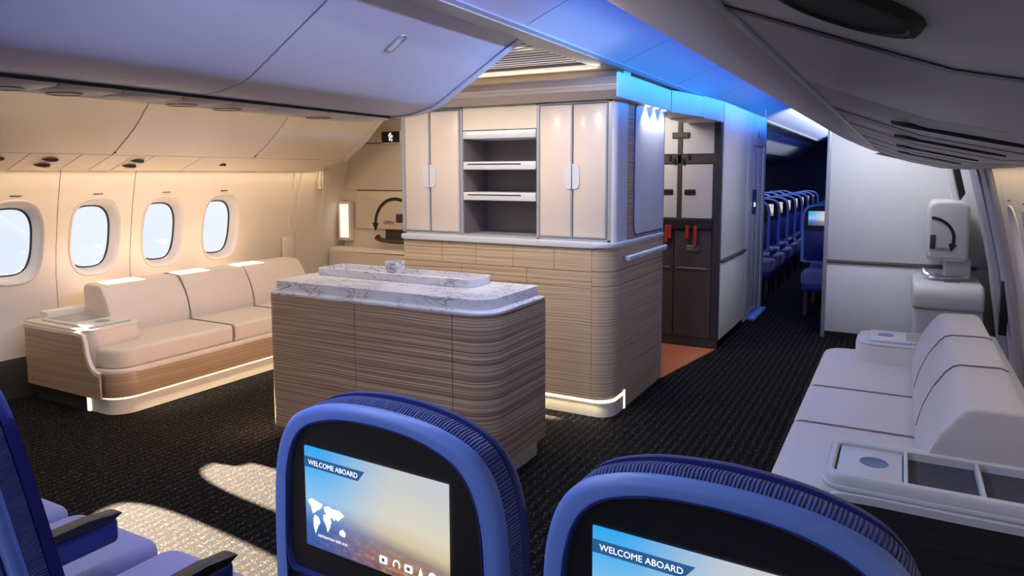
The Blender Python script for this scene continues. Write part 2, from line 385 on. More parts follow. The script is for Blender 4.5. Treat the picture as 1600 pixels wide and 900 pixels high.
def window(tab, side, yw, label, zc=1.07, a=.178, b=.272):
    WN[0] += 1
    w = sempty('window_%d' % WN[0], label, (interp(tab, zc), yw, zc))
    N = 48; s = side
    def lp(k, off): return [(interp(tab, z)+s*off, y, z) for y, z in win_loop(yw, zc, a*k, b*k, 2.9, N)]
    loft('window_frame', [lp(1.10, -.001), lp(1.075, -.010), lp(1.0, -.004), lp(.955, .03), lp(.90, .075), lp(.875, .095)], mat('window_reveal', (.60, .55, .52), .5, var=.02), w, ang=60)
    loft('window_gasket', [lp(.90, .088), lp(.875, .083), lp(.845, .088), lp(.845, .1)], DARK, w, ang=60)
    bm = bmesh.new(); bm.faces.new([bm.verts.new(p) for p in lp(.86, .096)]); finish('window_pane', bm, GLASS, w)
    box('shade_slot', (interp(tab, zc+b*1.2)-.006, yw-.035, zc+b*1.19), (interp(tab, zc+b*1.2)+.006, yw+.035, zc+b*1.21), GAP, w)
    return w
def wall_strip(par, tab, ya, yb, z0, z1, m, name='panel', off=0, t=.012, n=10):
    pl = [(interp(tab, z0+(z1-z0)*i/n)+off, z0+(z1-z0)*i/n) for i in range(n+1)]
    return sheet(name, pl, t if tab is LT else -t, ya, yb, m, par, ang=50)
def seam(par, tab, y): wall_strip(par, tab, y-.012, y+.012, .27, 1.6, GAP, 'seam_strip', off=-.004 if tab is LT else .004, t=.004)
wl = sempty('wall_left', 'curved cream sidewall lining on the left', (-5.4, 0, 0))
wr = sempty('wall_right', 'curved cream sidewall lining on the right', (.6, 0, 0))
PITCH = .5545
ordn = ['nearest the camera', 'second from the camera', 'third from the camera', 'farthest, beside the door']
for k in range(-6, 4):
    yw = 2.60+PITCH*k; g = .0025 if k < 2 else 0
    wall_panel(wl, LT, -1, yw-PITCH/2+(.0025 if k <= 2 else 0), yw+PITCH/2-g, yw)
    if k <= 2: seam(wl, LT, yw-PITCH/2)
    window(LT, -1, yw, ('oval cabin window in the left wall, '+ordn[k]) if k >= 0 else 'oval cabin window in the left wall outside the view')
for k in range(-9, 1):
    yw = 4.78+PITCH*k
    seam(wr, RT, yw+PITCH/2)
    wall_panel(wr, RT, 1, yw-PITCH/2+.0025, yw+PITCH/2-.0025, yw)
    if k >= -2: window(RT, 1, yw, 'oval cabin window in the right wall '+('beside the door frame' if k == 0 else 'behind the right sofa' if k == -1 else 'above the near end of the right sofa'))
    else:
        N = 48; h = win_loop(yw, 1.07, .18, .274, 2.9, N)
        bm = bmesh.new(); bm.faces.new([bm.verts.new((interp(RT, z)+.01, y, z)) for y, z in h]); finish('closed_shade', bm, WHITE, wr)
# backing behind the panel seams and above, lower dark base
wall_strip(wl, LT, Y0, 2.60-6*PITCH-PITCH/2, .27, 1.60, LINING)
yE = 2.60+3*PITCH+PITCH/2
wall_strip(wl, LT, yE, 5.50, .0, 1.70, LINING, t=.04)
for ya_, yb_ in ((5.05, 5.09), (5.14, 5.18), (5.47, 5.52)): wall_strip(wl, LT, ya_, yb_, .27, 1.66, LINING, 'wall_rib', off=.014, t=.02)
box('panel_seam', (-5.445, 4.975, .62), (-5.43, 5.125, .92), LINING, wl, .003)
bh = bmesh.new()
for i in range(2): add_box(bh, (-5.335, 5.36+i*.035, 1.40-i*0), (-5.29, 5.378+i*.035, 1.585), .006)
add_box(bh, (-5.335, 5.36, 1.39), (-5.29, 5.413, 1.41), .006)
finish('grab_handle', bh, LINING, wl)
wall_strip(wl, LT, Y0, 5.5, 1.595, 2.2, GAP, off=-.03)
wall_strip(wr, RT, Y0, 5.2, 1.595, 2.2, GAP, off=.03)
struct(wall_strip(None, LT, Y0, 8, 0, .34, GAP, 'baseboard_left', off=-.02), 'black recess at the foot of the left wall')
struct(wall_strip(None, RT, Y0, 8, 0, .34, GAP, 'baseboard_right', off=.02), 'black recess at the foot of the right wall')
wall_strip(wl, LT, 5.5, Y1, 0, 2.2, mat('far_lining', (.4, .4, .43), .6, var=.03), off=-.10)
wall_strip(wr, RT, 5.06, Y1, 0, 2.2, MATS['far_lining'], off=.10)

# blue aisle ceiling: vaulted panels with recessed joints
ceil = sempty('ceiling', 'blue-lit vaulted ceiling over the aisle', (-1.2, 5, 2.3))
vault = cat([(-1.53, 2.205), (-1.49, 2.225), (-1.3, 2.305), (-1.115, 2.353), (-.9, 2.385), (-.62, 2.40)], 3)
ys = [Y0]+[2.83-1.2, 2.83, 4.06, 5.21, 6.4, 7.6, 8.8, 10, 11.2, 12.4, 13.6, 14.8, 16.0, Y1]
for a, b in zip(ys, ys[1:]): sheet('ceiling_panel', vault[::-1], -.02, a+.004, b-.004, CEIL, ceil, ang=60)
sheet('joint_backing', [(x, z+.012) for x, z in vault[::-1]], -.012, Y0, Y1, RIM, ceil)
tr = sempty('trim_1', 'slim rail between ceiling and bar cabinet', (-1.6, 5, 2.2))
prism('rail', [(-1.70, 2.20), (-1.545, 2.185), (-1.525, 2.20), (-1.525, 2.235), (-1.70, 2.25)], 'Y', Y0, Y1, TRIMG, tr, .003)

# ================================================================== OVERHEAD BINS
def latch(par, c, xd, ud, nd, m1, m2):
    """pill shaped latch plate: c centre, xd long axis, ud short axis, nd outward"""
    xd, ud, nd, c = [Vector(v).normalized() for v in (xd, ud, nd)]+[Vector(c)]
    P = rrect(-.058, -.024, .058, .024, .022, 4)
    loops = [[tuple(c+xd*(p*k)+ud*(q*k)+nd*o) for p, q in P] for k, o in ((1.06, 0), (1.0, .005), (.86, .003), (.80, -.001))]
    l = loft('latch', loops, m1, par, cap1=True)
    P2 = rrect(-.045, -.014, .020, .014, .012, 4)
    loft('latch_paddle', [[tuple(c+xd*p+ud*q+nd*o) for p, q in P2] for o in (.001, .006)], m2, l, cap1=True)
cprof = cat([(-2.477, 1.858), (-2.368, 1.862), (-2.245, 1.887), (-2.178, 1.910), (-2.056, 1.983), (-1.90, 2.077), (-1.75, 2.168), (-1.69, 2.200), (-1.672, 2.222), (-1.70, 2.25)], 3)
cbody = [(-2.475, 1.875), (-2.36, 1.885), (-2.2, 1.925), (-1.74, 2.20), (-1.74, 2.30), (-3.75, 2.35), (-3.55, 2.12), (-3.1, 1.96), (-2.86, 1.885)]
cpsu = [(-2.478, 1.852), (-2.50, 1.838), (-2.62, 1.832), (-2.78, 1.838), (-2.86, 1.865), (-2.86, 1.885), (-2.475, 1.885)]
def centre_bin(y0, y1, label, last=False, psu=True, grp=None):
    b = thing('overhead_bin', label, 'overhead bin', (-2.3, (y0+y1)/2, 1.9), grp)
    ye = y1-.055 if last else y1
    prism('bin_body', cbody, 'Y', y0, y1-.002, BIN, b)
    sheet('bin_door', cprof, .018, y0+.005, ye-.005, BIN, b, ang=60)
    if last:
        sheet('end_trim', [(x+.004, z-.006) for x, z in cprof], .03, ye+.001, y1, BIN, b, ang=60)
        prism('end_cap', [(-2.9, 1.868), (-2.477, 1.845)]+cprof+[(-1.74, 2.32), (-3.75, 2.35), (-3.55, 2.10), (-3.1, 1.94)], 'Y', y1-.002, y1, BIN, b)
    yl = (y0+y1)/2-.125; latch(b, (-1.885, yl, 2.086), (.856, .0, .517), (0, 1, 0), (.517, 0, -.856), TRIMG, PALE)
    return b
CG = 'centre bins above the island'
centre_bin(-.6, .635, 'pale lilac centre overhead bin above the front seats', grp=CG)
centre_bin(.635, 1.87, 'wide lilac centre overhead bin at the upper left corner', grp=CG)
centre_bin(1.87, 3.10, 'pale lilac centre overhead bin with visible latch above the island', True, grp=CG)
def psu_strip(name, label, prof, edges, m, loc, lamps=(), grp=None):
    t = thing(name, label, 'service panel', loc, grp)
    for a, b in zip(edges, edges[1:]): prism('panel', prof, 'Y', a+.003, b-.003, m, t, .002, 1)
    return t
def lamp_unit(par, yc, pts, m):
    """reading-light cluster: oval dark bezels set into a service panel, pts = [(x, z, rx, ry)]"""
    for x, z, rx, ry, nrm in pts:
        n = Vector(nrm).normalized(); u = Vector((0, 1, 0)); w = u.cross(n).normalized(); c = Vector((x, yc, z))
        L = [[tuple(c+w*(rx*k*math.cos(a))+u*(ry*k*math.sin(a))+n*o) for a in [2*math.pi*i/20 for i in range(20)]] for k, o in ((1, -.003), (.97, .004), (.86, .0045), (.82, .002))]
        loft('light_bezel', L, m, par, cap1=True)
p = psu_strip('service_panel', 'cream service panel strip under the centre bins', cpsu, [-.6, .3, .9, 1.16, 1.36, 1.58, 1.82, 2.05, 2.25, 2.6, 2.8, 3.05], BINC, (-2.6, 1.2, 1.85))
for y in (1.28, 1.47, 1.93, 2.15, 2.7): lamp_unit(p, y, [(-2.66, 1.833, .07, .055, (0, 0, -1))], mat('bronze_bezel', (.26, .18, .13), .4, var=.05))
boxes('black_lip', [((-2.485, -.6, 1.846), (-2.470, 3.04, 1.858))], DARK, p)

# left outboard bins
lprof = cat([(-4.905, 1.683), (-4.875, 1.693), (-4.65, 1.845), (-4.50, 1.985), (-4.42, 2.055), (-4.30, 2.20), (-4.22, 2.34)], 3)
def left_bin(y0, y1, label, last=False):
    b = thing('overhead_bin', label, 'overhead bin', (-4.9, (y0+y1)/2, 1.9), 'cream bins above the left windows')
    prism('bin_body', [(-4.93, 1.70), (-4.88, 1.72), (-4.32, 2.30), (-5.0, 2.34), (-5.16, 2.05), (-5.22, 1.75)], 'Y', y0, y1-.002, BINC, b)
    sheet('bin_door', lprof, -.018 if False else .018, y0+.005, (y1-.05 if last else y1)-.005, BINC, b, ang=60)
    if last:
        sheet('end_trim', [(x+.006, z-.008) for x, z in lprof], .03, y1-.05, y1, BINC, b, ang=60)
        prism('end_cap', lprof+[(-4.9, 2.4), (-5.16, 2.05), (-5.26, 1.60)], 'Y', y1-.02, y1, BINC, b)
    box('bin_joint', (-4.885, y1-.006, 1.69), (-4.86, y1+.004, 1.70), DARK, b)
    return b
left_bin(-.6, .6, 'cream outboard bin above the left windows, outside the view at the near end')
left_bin(.6, 1.8, 'cream outboard bin above the left windows, nearest in the row')
left_bin(1.8, 3.0, 'cream outboard bin above the second left window, at the left picture edge')
left_bin(3.0, 4.2, 'cream outboard bin above the left sofa, in the middle of the row')
left_bin(4.2, 5.32, 'short cream outboard bin beside the left door, last of the row', True)
lp_ = [(-4.93, 1.680), (-5.235, 1.570), (-5.262, 1.575), (-5.262, 1.60), (-5.2, 1.70), (-4.93, 1.70)]
p = psu_strip('service_panel', 'cream service panel strip below the left outboard bins', lp_, [-.6, .9, 1.6, 2.2, 2.50, 2.82, 3.02, 3.18, 3.34, 3.75, 5.3], BINC, (-5.1, 2, 1.62))
n = (-.34, 0, -.94)
for y in (2.34, 2.66, 3.26): lamp_unit(p, y, [(-5.03, 1.643, .045, .05, n), (-5.13, 1.607, .045, .05, n)], MATS['bronze_bezel'])
boxes('slot', [((-5.10, 4.02, 1.612), (-5.04, 4.04, 1.632))], DARK, p)
boxes('bin_edge_gap', [((-4.935, -.6, 1.678), (-4.925, 5.3, 1.692))], BROWNT, p)

# right outboard bins
rprof = cat([(-.16, 1.71), (-.24, 1.735), (-.46, 1.843), (-.55, 1.915), (-.72, 2.06), (-.86, 2.17), (-.905, 2.205), (-.90, 2.225)], 3)
def right_bin(y0, y1, label, last=False):
    b = thing('overhead_bin', label, 'overhead bin', (-.1, (y0+y1)/2, 1.9), 'grey bins above the right sofa')
    prism('bin_body', [(-.17, 1.725), (-.45, 1.86), (-.88, 2.20), (-.86, 2.26), (-.2, 2.36), (.35, 2.0), (.40, 1.72)], 'Y', y0, y1-.002, BING, b)
    sheet('bin_door', rprof, -.018, y0+.006, y1-.006, BING, b, ang=60)
    if last: prism('end_cap', rprof[::-1]+[(-.2, 1.70), (.034, 1.64), (.245, 1.587), (.44, 1.575), (.40, 2.0), (-.2, 2.40), (-.86, 2.28)], 'Y', y1-.002, y1+.012, BING, b)
    return b
names = ['nearest, overhead at the top edge', 'second in the row', 'third in the row', 'fourth in the row', 'last, by the white divider']
for i, (a, b) in enumerate(((-.6, .62), (.62, 1.85), (1.85, 3.07), (3.07, 4.30), (4.30, 6.0))): right_bin(a, b, 'grey outboard bin above the right sofa, '+names[i], i == 4)
rp = [(-.155, 1.708), (.034, 1.636), (.245, 1.589), (.455, 1.578), (.455, 1.62), (.05, 1.71), (-.155, 1.725)]
p = psu_strip('service_panel', 'long grey service panel strip under the right bins', rp, [-.6, .40, .69, 1.30, 1.78, 1.92, 2.25, 2.6, 2.72, 3.05, 3.4, 3.55, 4.0, 4.3, 4.6, 5.0, 5.3, 5.98], BING, (.1, 2, 1.65))
lamp_unit(p, .525, [(-.04, 1.661, .052, .058, (-.36, 0, -.93))], mat('dark_bezel', (.008, .008, .010), .8, var=.05))
boxes('ridge_trim', [((-.162, -.6, 1.7035), (-.157, 5.98, 1.712))], PALE, p)
for y in (.69, 1.85, 2.42, 3.25, 3.9, 4.7):
    prism('groove', [(x, z-.0015) for x, z in rp[:4]]+[(x, z+.012) for x, z in rp[:4]][::-1], 'Y', y-.007, y+.012, DARK, p)

for y in (1.55, 2.08, 2.80, 3.6): lamp_unit(p, y, [(.10, 1.6215, .13, .030, (-.22, 0, -.97))], MATS['dark_bezel'])
# ================================================================== BAR CABINET
bar = thing('bar_cabinet', 'tall bar cabinet with pale striped wood base and frosted upper doors', 'cabinet', (-2.37, 4.55, 0))
YF = 4.03; XR = -1.575; XL = -3.19
body = prism('base_carcass', rrect(XL+.006, YF+.006, XR-.006, 5.06, [.03, .12, 0, 0], 8), 'Z', .115, 1.085, WOODP, bar)
# curved right corner + side panel proud of the carcass (one wrap), lower doors and drawer fronts as separate boards
def wrap(name, z0, z1, par, m, xs=-1.705, off=0.):
    P = [(xs, YF)]
    r = .13
    for i in range(9):
        a = R(270+90*i/8); P.append((XR-r+r*math.cos(a)+0, YF+r+r*math.sin(a)))
    P += [(XR, 5.055)]
    Q = [(x-(.006 if y > YF+.001 else 0), y+(.006 if y < YF+r else 0)) for x, y in P]
    return prism(name, P+Q[::-1], 'Z', z0, z1, m, par, ang=40)
wrap('side_board', .94, 1.083, bar, WOODP); wrap('side_board', .845, .934, bar, WOODP); wrap('side_board', .12, .839, bar, WOODP)
def board(name, x0, x1, z0, z1, m=WOODP, par=bar): return box(name, (x0+.0025, YF, z0), (x1-.0025, YF+.02, z1), m, par, .0015, 1)
for a, b in zip((-3.18, -2.84, -2.56, -2.27, -1.967), (-2.84, -2.56, -2.27, -1.967, -1.705)): board('drawer_front', a, b, .932, 1.08)
for a, b in ((-3.18, -2.68), (-2.68, -2.17), (-2.17, -1.705)): board('rail_board', a, b, .87, .927)
for a, b in ((-3.18, -2.17), (-2.17, -1.705)): board('rail_board', a, b, .828, .865)
for a, b in ((-3.18, -2.17), (-2.17, -1.705)): board('lower_door', a, b, .12, .823)
prism('countertop', rrect(XL-.015, YF-.012, XR+.012, 5.06, [.03, .13, 0, 0], 8), 'Z', 1.083, 1.116, PALE, bar, .008, 2)
YU = 4.11; ZB, ZT = 1.116, 2.01
# upper case: side, back and frames
box('upper_carcass', (-3.235, YU+.32, ZB), (-1.60, 5.05, ZT), NICHE, bar)
boxes('upper_frame', [((-3.245, YU-.004, ZB), (-3.215, YU+.33, ZT)), ((-2.735, YU-.004, ZB), (-2.715, YU+.33, ZT)), ((-2.135, YU-.004, ZB), (-2.115, YU+.33, ZT)),
    ((-1.635, YU-.004, ZB), (-1.608, YU+.33, ZT)), ((-3.245, YU-.004, ZT-.02), (-2.715, YU+.33, ZT)), ((-2.135, YU-.004, ZT-.02), (-1.608, YU+.33, ZT)),
    ((-3.245, YU-.004, ZB), (-1.608, YU+.33, ZB+.014))], TRIMG, bar, .002)
def cab_door(x0, x1, hs):
    z0, z1 = ZB+.018, ZT-.024
    d = box('cabinet_door', (x0+.003, YU-.006, z0), (x1-.003, YU+.016, z1), TRIMG, bar, .003, 1)
    box('frosted_panel', (x0+.011, YU-.012, z0+.010), (x1-.011, YU+.0, z1-.010), DOORP, d, .004, 2)
    zc = 1.53; w = .048; P = rrect(-w, -.08, w, .08, .026, 5)
    xe = x1-.004 if hs > 0 else x0+.004
    pts = [(xe+p if True else 0, q+zc) for p, q in P]
    pts = [(min(x, xe) if hs > 0 else max(x, xe), z) for x, z in pts]
    bm = bmesh.new(); add_prism(bm, [pts[i] for i in range(len(pts)) if pts[i] != pts[i-1]], 'Y', YU-.02, YU-.010, .002, 1)
    finish('handle', bm, PALE, d)
cab_door(-3.215, -2.99, 1); cab_door(-2.99, -2.735, -1); cab_door(-2.115, -1.875, 1); cab_door(-1.875, -1.635, -1)
box('fascia', (-2.713, YU, 1.845), (-2.137, YU+.02, ZT-.004), CREAMT, bar, .002, 1)
niche_back = box('niche_back', (-2.715, YU+.30, ZB), (-2.135, YU+.318, 1.845), NICHE, bar)
boxes('niche_side', [((-2.715, YU+.002, ZB), (-2.709, YU+.31, 1.845))], NICHE, bar); boxes('niche_side', [((-2.141, YU+.002, ZB), (-2.135, YU+.31, 1.845))], NICHE, bar)
for z, m in ((1.785, LEDW), (1.575, DARK), (1.365, DARK)):
    sh = box('shelf', (-2.709, YU-.008, z), (-2.141, YU+.30, z+.055), PALE, bar, .006, 2)
    box('grip_slot', (-2.67, YU-.010, z+.034), (-2.25, YU-.004, z+.042), m, sh)
box('niche_floor', (-2.709, YU-.002, ZB), (-2.141, YU+.30, ZB+.008), LGREY, bar)
# rounded right corner frame, wooden cheek and large inset panel on the aisle side
pc = [(-1.609, YU-.004)]+[(XR-.034+.034*math.cos(R(a)), YU+.030+.034*math.sin(R(a))) for a in range(285, 361, 15)]+[(XR, 4.30), (-1.609, 4.30)]
prism('corner_post', pc, 'Z', ZB, ZT, PALE, bar, ang=40)
box('side_cheek', (-1.612, 4.30, ZB), (XR-.002, 5.055, ZT), WOOD, bar)
prism('side_inset_panel', rrect(4.44, ZB+.03, 5.05, ZT-.01, [.05, 0, 0, .05], 6), 'X', XR-.004, XR+.006, WHITE, bar, .002, 1)
prism('inset_gasket', rrect(4.425, ZB+.018, 5.055, ZT, [.06, 0, 0, .06], 6), 'X', XR-.004, XR+.002, RIM, bar)
box('edge_post', (-1.60, 5.052, .0), (XR+.004, 5.075, ZT), TRIMG, bar)
hr = box('handrail', (XR+.022, 4.22, .985), (XR+.05, 5.05, 1.025), PALE, bar, .012, 3)
for y in (4.27, 4.98): box('bracket', (XR-.004, y-.02, .99), (XR+.03, y+.02, 1.018), PALE, hr, .004, 1)
# cornice (front and aisle side)
cz = [(4.06, 2.005), (3.985, 2.05), (3.985, 2.085), (4.0, 2.09), (4.0, 2.13), (4.02, 2.145), (4.3, 2.145), (4.3, 2.005)]
bm = bmesh.new(); add_prism(bm, cz, 'X', -3.3, -1.537); finish('cornice', bm, CORN, bar, ang=20)
box('cornice_strip', (-3.28, 3.979, 2.074), (-1.538, 3.990, 2.084), CREAMT, bar, .002, 1)
prism('side_cornice', [(-1.70, 4.31), (-1.535, 4.31), (-1.535, 3.985), (-1.525, 4.0), (-1.525, 5.06), (-1.70, 5.06)], 'Z', 2.005, 2.155, WHITE, bar, .006, 2)
hd = thing('passage_header', 'blue-lit white fascia over the passage beside the bar cabinet', 'fascia', (-1.5, 5.6, 2.0))
prism('fascia_board', [(-1.70, 5.08), (-1.525, 5.08), (-1.50, 5.15), (-1.42, 5.60), (-1.70, 5.60)], 'Z', 1.995, 2.155, WHITE, hd, .004, 2)
prism('fascia_board', [(-1.70, 5.605), (-1.42, 5.605), (-1.375, 6.10), (-1.70, 6.10)], 'Z', 1.985, 2.16, WHITE, hd, .004, 2)
for i, y in enumerate((4.62, 4.80, 4.98)):
    l = box('downlight', (-1.563, y-.03, 1.999), (-1.543, y+.03, 2.006), LEDW, bar)
    spot('downlight_beam', (-1.545, y, 1.994), (-.02, 0, -1), 5, (.95, .97, 1), 120, .01)
# lit toe-kick
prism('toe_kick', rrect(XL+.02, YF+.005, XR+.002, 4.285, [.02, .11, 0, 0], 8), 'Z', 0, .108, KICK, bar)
kp = [(-3.17, YF-.006)]+[(XR-.115+.118*math.cos(R(a)), YF+.112+.118*math.sin(R(a))) for a in range(270, 361, 15)]+[(XR+.003, 4.275)]
loft('kick_light_strip', [[(x, y, z) for x, y in kp] for z in (.094, .108)]+[[(x-.012, y+.012, .109) for x, y in kp]], LED, bar, closed=False)
box('kick_light_end', (XR-.01, 4.268, 0), (XR+.008, 4.292, .125), LED, bar, .004, 2)
box('lower_return', (-1.60, 4.30, 0.0), (XR, 5.055, .118), WOODP, bar)
for l_ in (area('kick_glow', (-2.35, YF-.02, .095), (0, -.6, -1), 1.5, .02, 1.3, (1, .85, .55), 170, (0, 0, 1)),): pass

# slatted air grille between the centre bin and the bar cabinet
gr = thing('ceiling_grille', 'white slatted air grille in the ceiling above the bar cabinet', 'grille', (-2.3, 3.6, 2.25))
box('grille_tray', (-3.5, 3.10, 2.30), (-1.64, 4.32, 2.32), BROWNT, gr)
boxes('grille_frame', [((-3.5, 3.95, 2.20), (-1.64, 4.35, 2.225)), ((-1.715, 3.10, 2.20), (-1.64, 3.95, 2.225)), ((-3.5, 4.18, 2.145), (-1.56, 4.30, 2.21))], CREAMT, gr, .003)
for i in range(12):
    y = 3.12+i*.07
    box('slat', (-3.3, y, 2.214), (-1.72, y+.036, 2.218), WHITE, gr)

# ================================================================== ISLAND
isl = thing('bar_island', 'free-standing island with striped brown wood sides and marble top', 'island', (-2.44, 3.08, 0))
X0, X1, YA, YB = -3.19, -1.70, 2.79, 3.375
prism('core', rrect(X0+.006, YA+.006, X1-.006, YB, [.05, .13, .02, .02], 8), 'Z', .10, .868, BROWNT, isl)
def isl_side(pts, z0=.10, z1=.868): return prism('side_panel', pts, 'Z', z0, z1, WOOD, isl, ang=40)
def inset(P, d=.012):
    out = []
    for i in range(len(P)):
        a = Vector(P[max(0, i-1)]); b = Vector(P[min(len(P)-1, i+1)]); t = (b-a).normalized(); out.append((P[i][0]-t.y*d, P[i][1]+t.x*d))
    return out
def strip_panel(P): return isl_side(P+inset(P)[::-1])
arcL = [(X0+.06+.06*math.cos(R(a)), YA+.06+.06*math.sin(R(a))) for a in range(180, 271, 15)]
arcR = [(X1-.13+.13*math.cos(R(a)), YA+.13+.13*math.sin(R(a))) for a in range(270, 361, 9)]
strip_panel([(X0, YB)]+arcL+[(-2.538, YA)])
strip_panel([(-2.533, YA), (-2.2, YA), (-1.918, YA)])
strip_panel([(-1.913, YA)]+arcR+[(X1, YB)])
strip_panel([(X1-.015, YB), (-2.4, YB), (X0+.015, YB)])
prism('plinth', rrect(X0+.05, YA+.045, X1-.03, YB-.03, [.05, .11, .02, .02], 8), 'Z', 0, .10, mat('plinth_laminate', (.58, .52, .48), .5, var=.03), isl)
prism('top_flange', rrect(X0-.002, YA-.002, X1+.002, YB+.002, [.06, .13, .02, .02], 8), 'Z', .869, .882, MARBLE, isl, .002, 1)
base = rrect(X0, YA, X1, YB, [.06, .13, .02, .02], 8); top = rrect(X0+.02, YA+.03, X1-.03, YB-.02, [.05, .11, .02, .02], 8)
loft('marble_top', [[(x, y, .882) for x, y in base], [(x, y, .890) for x, y in top], [(x, y, .938) for x, y in top], [(x*.998-.0049, y*.998+.006, .942) for x, y in top]], MARBLE, isl, cap0=True, cap1=True, ang=25)
tray = thing('marble_tray', 'shallow rectangular marble tray standing on the island top', 'tray', (-2.55, 3.22, .942))
o2 = rrect(-3.10, 3.10, -2.00, 3.33, [.02, .06, .06, .02], 6); i2 = rrect(-3.085, 3.115, -2.015, 3.315, [.01, .05, .05, .01], 6)
loft('rim', [[(x, y, .943) for x, y in o2], [(x, y, .985) for x, y in o2], [(x, y, .985) for x, y in i2], [(x, y, .952) for x, y in i2]], MARBLE, tray, cap0=True, cap1=True, ang=30)
cup = thing('marble_block', 'small hollow marble block standing in the tray', 'block', (-2.62, 3.235, .953))
hx = [(-2.62+.062*math.cos(R(a+15)), 3.235+.062*math.sin(R(a+15))) for a in range(0, 360, 60)]
loft('block_body', [[(x, y, .953) for x, y in hx], [(x, y, 1.035) for x, y in hx], [(-2.62+(x+2.62)*.84, 3.235+(y-3.235)*.84, 1.035) for x, y in hx], [(-2.62+(x+2.62)*.8, 3.235+(y-3.235)*.8, .965) for x, y in hx]], MARBLE, cup, cap0=True, cap1=True, smooth=False)

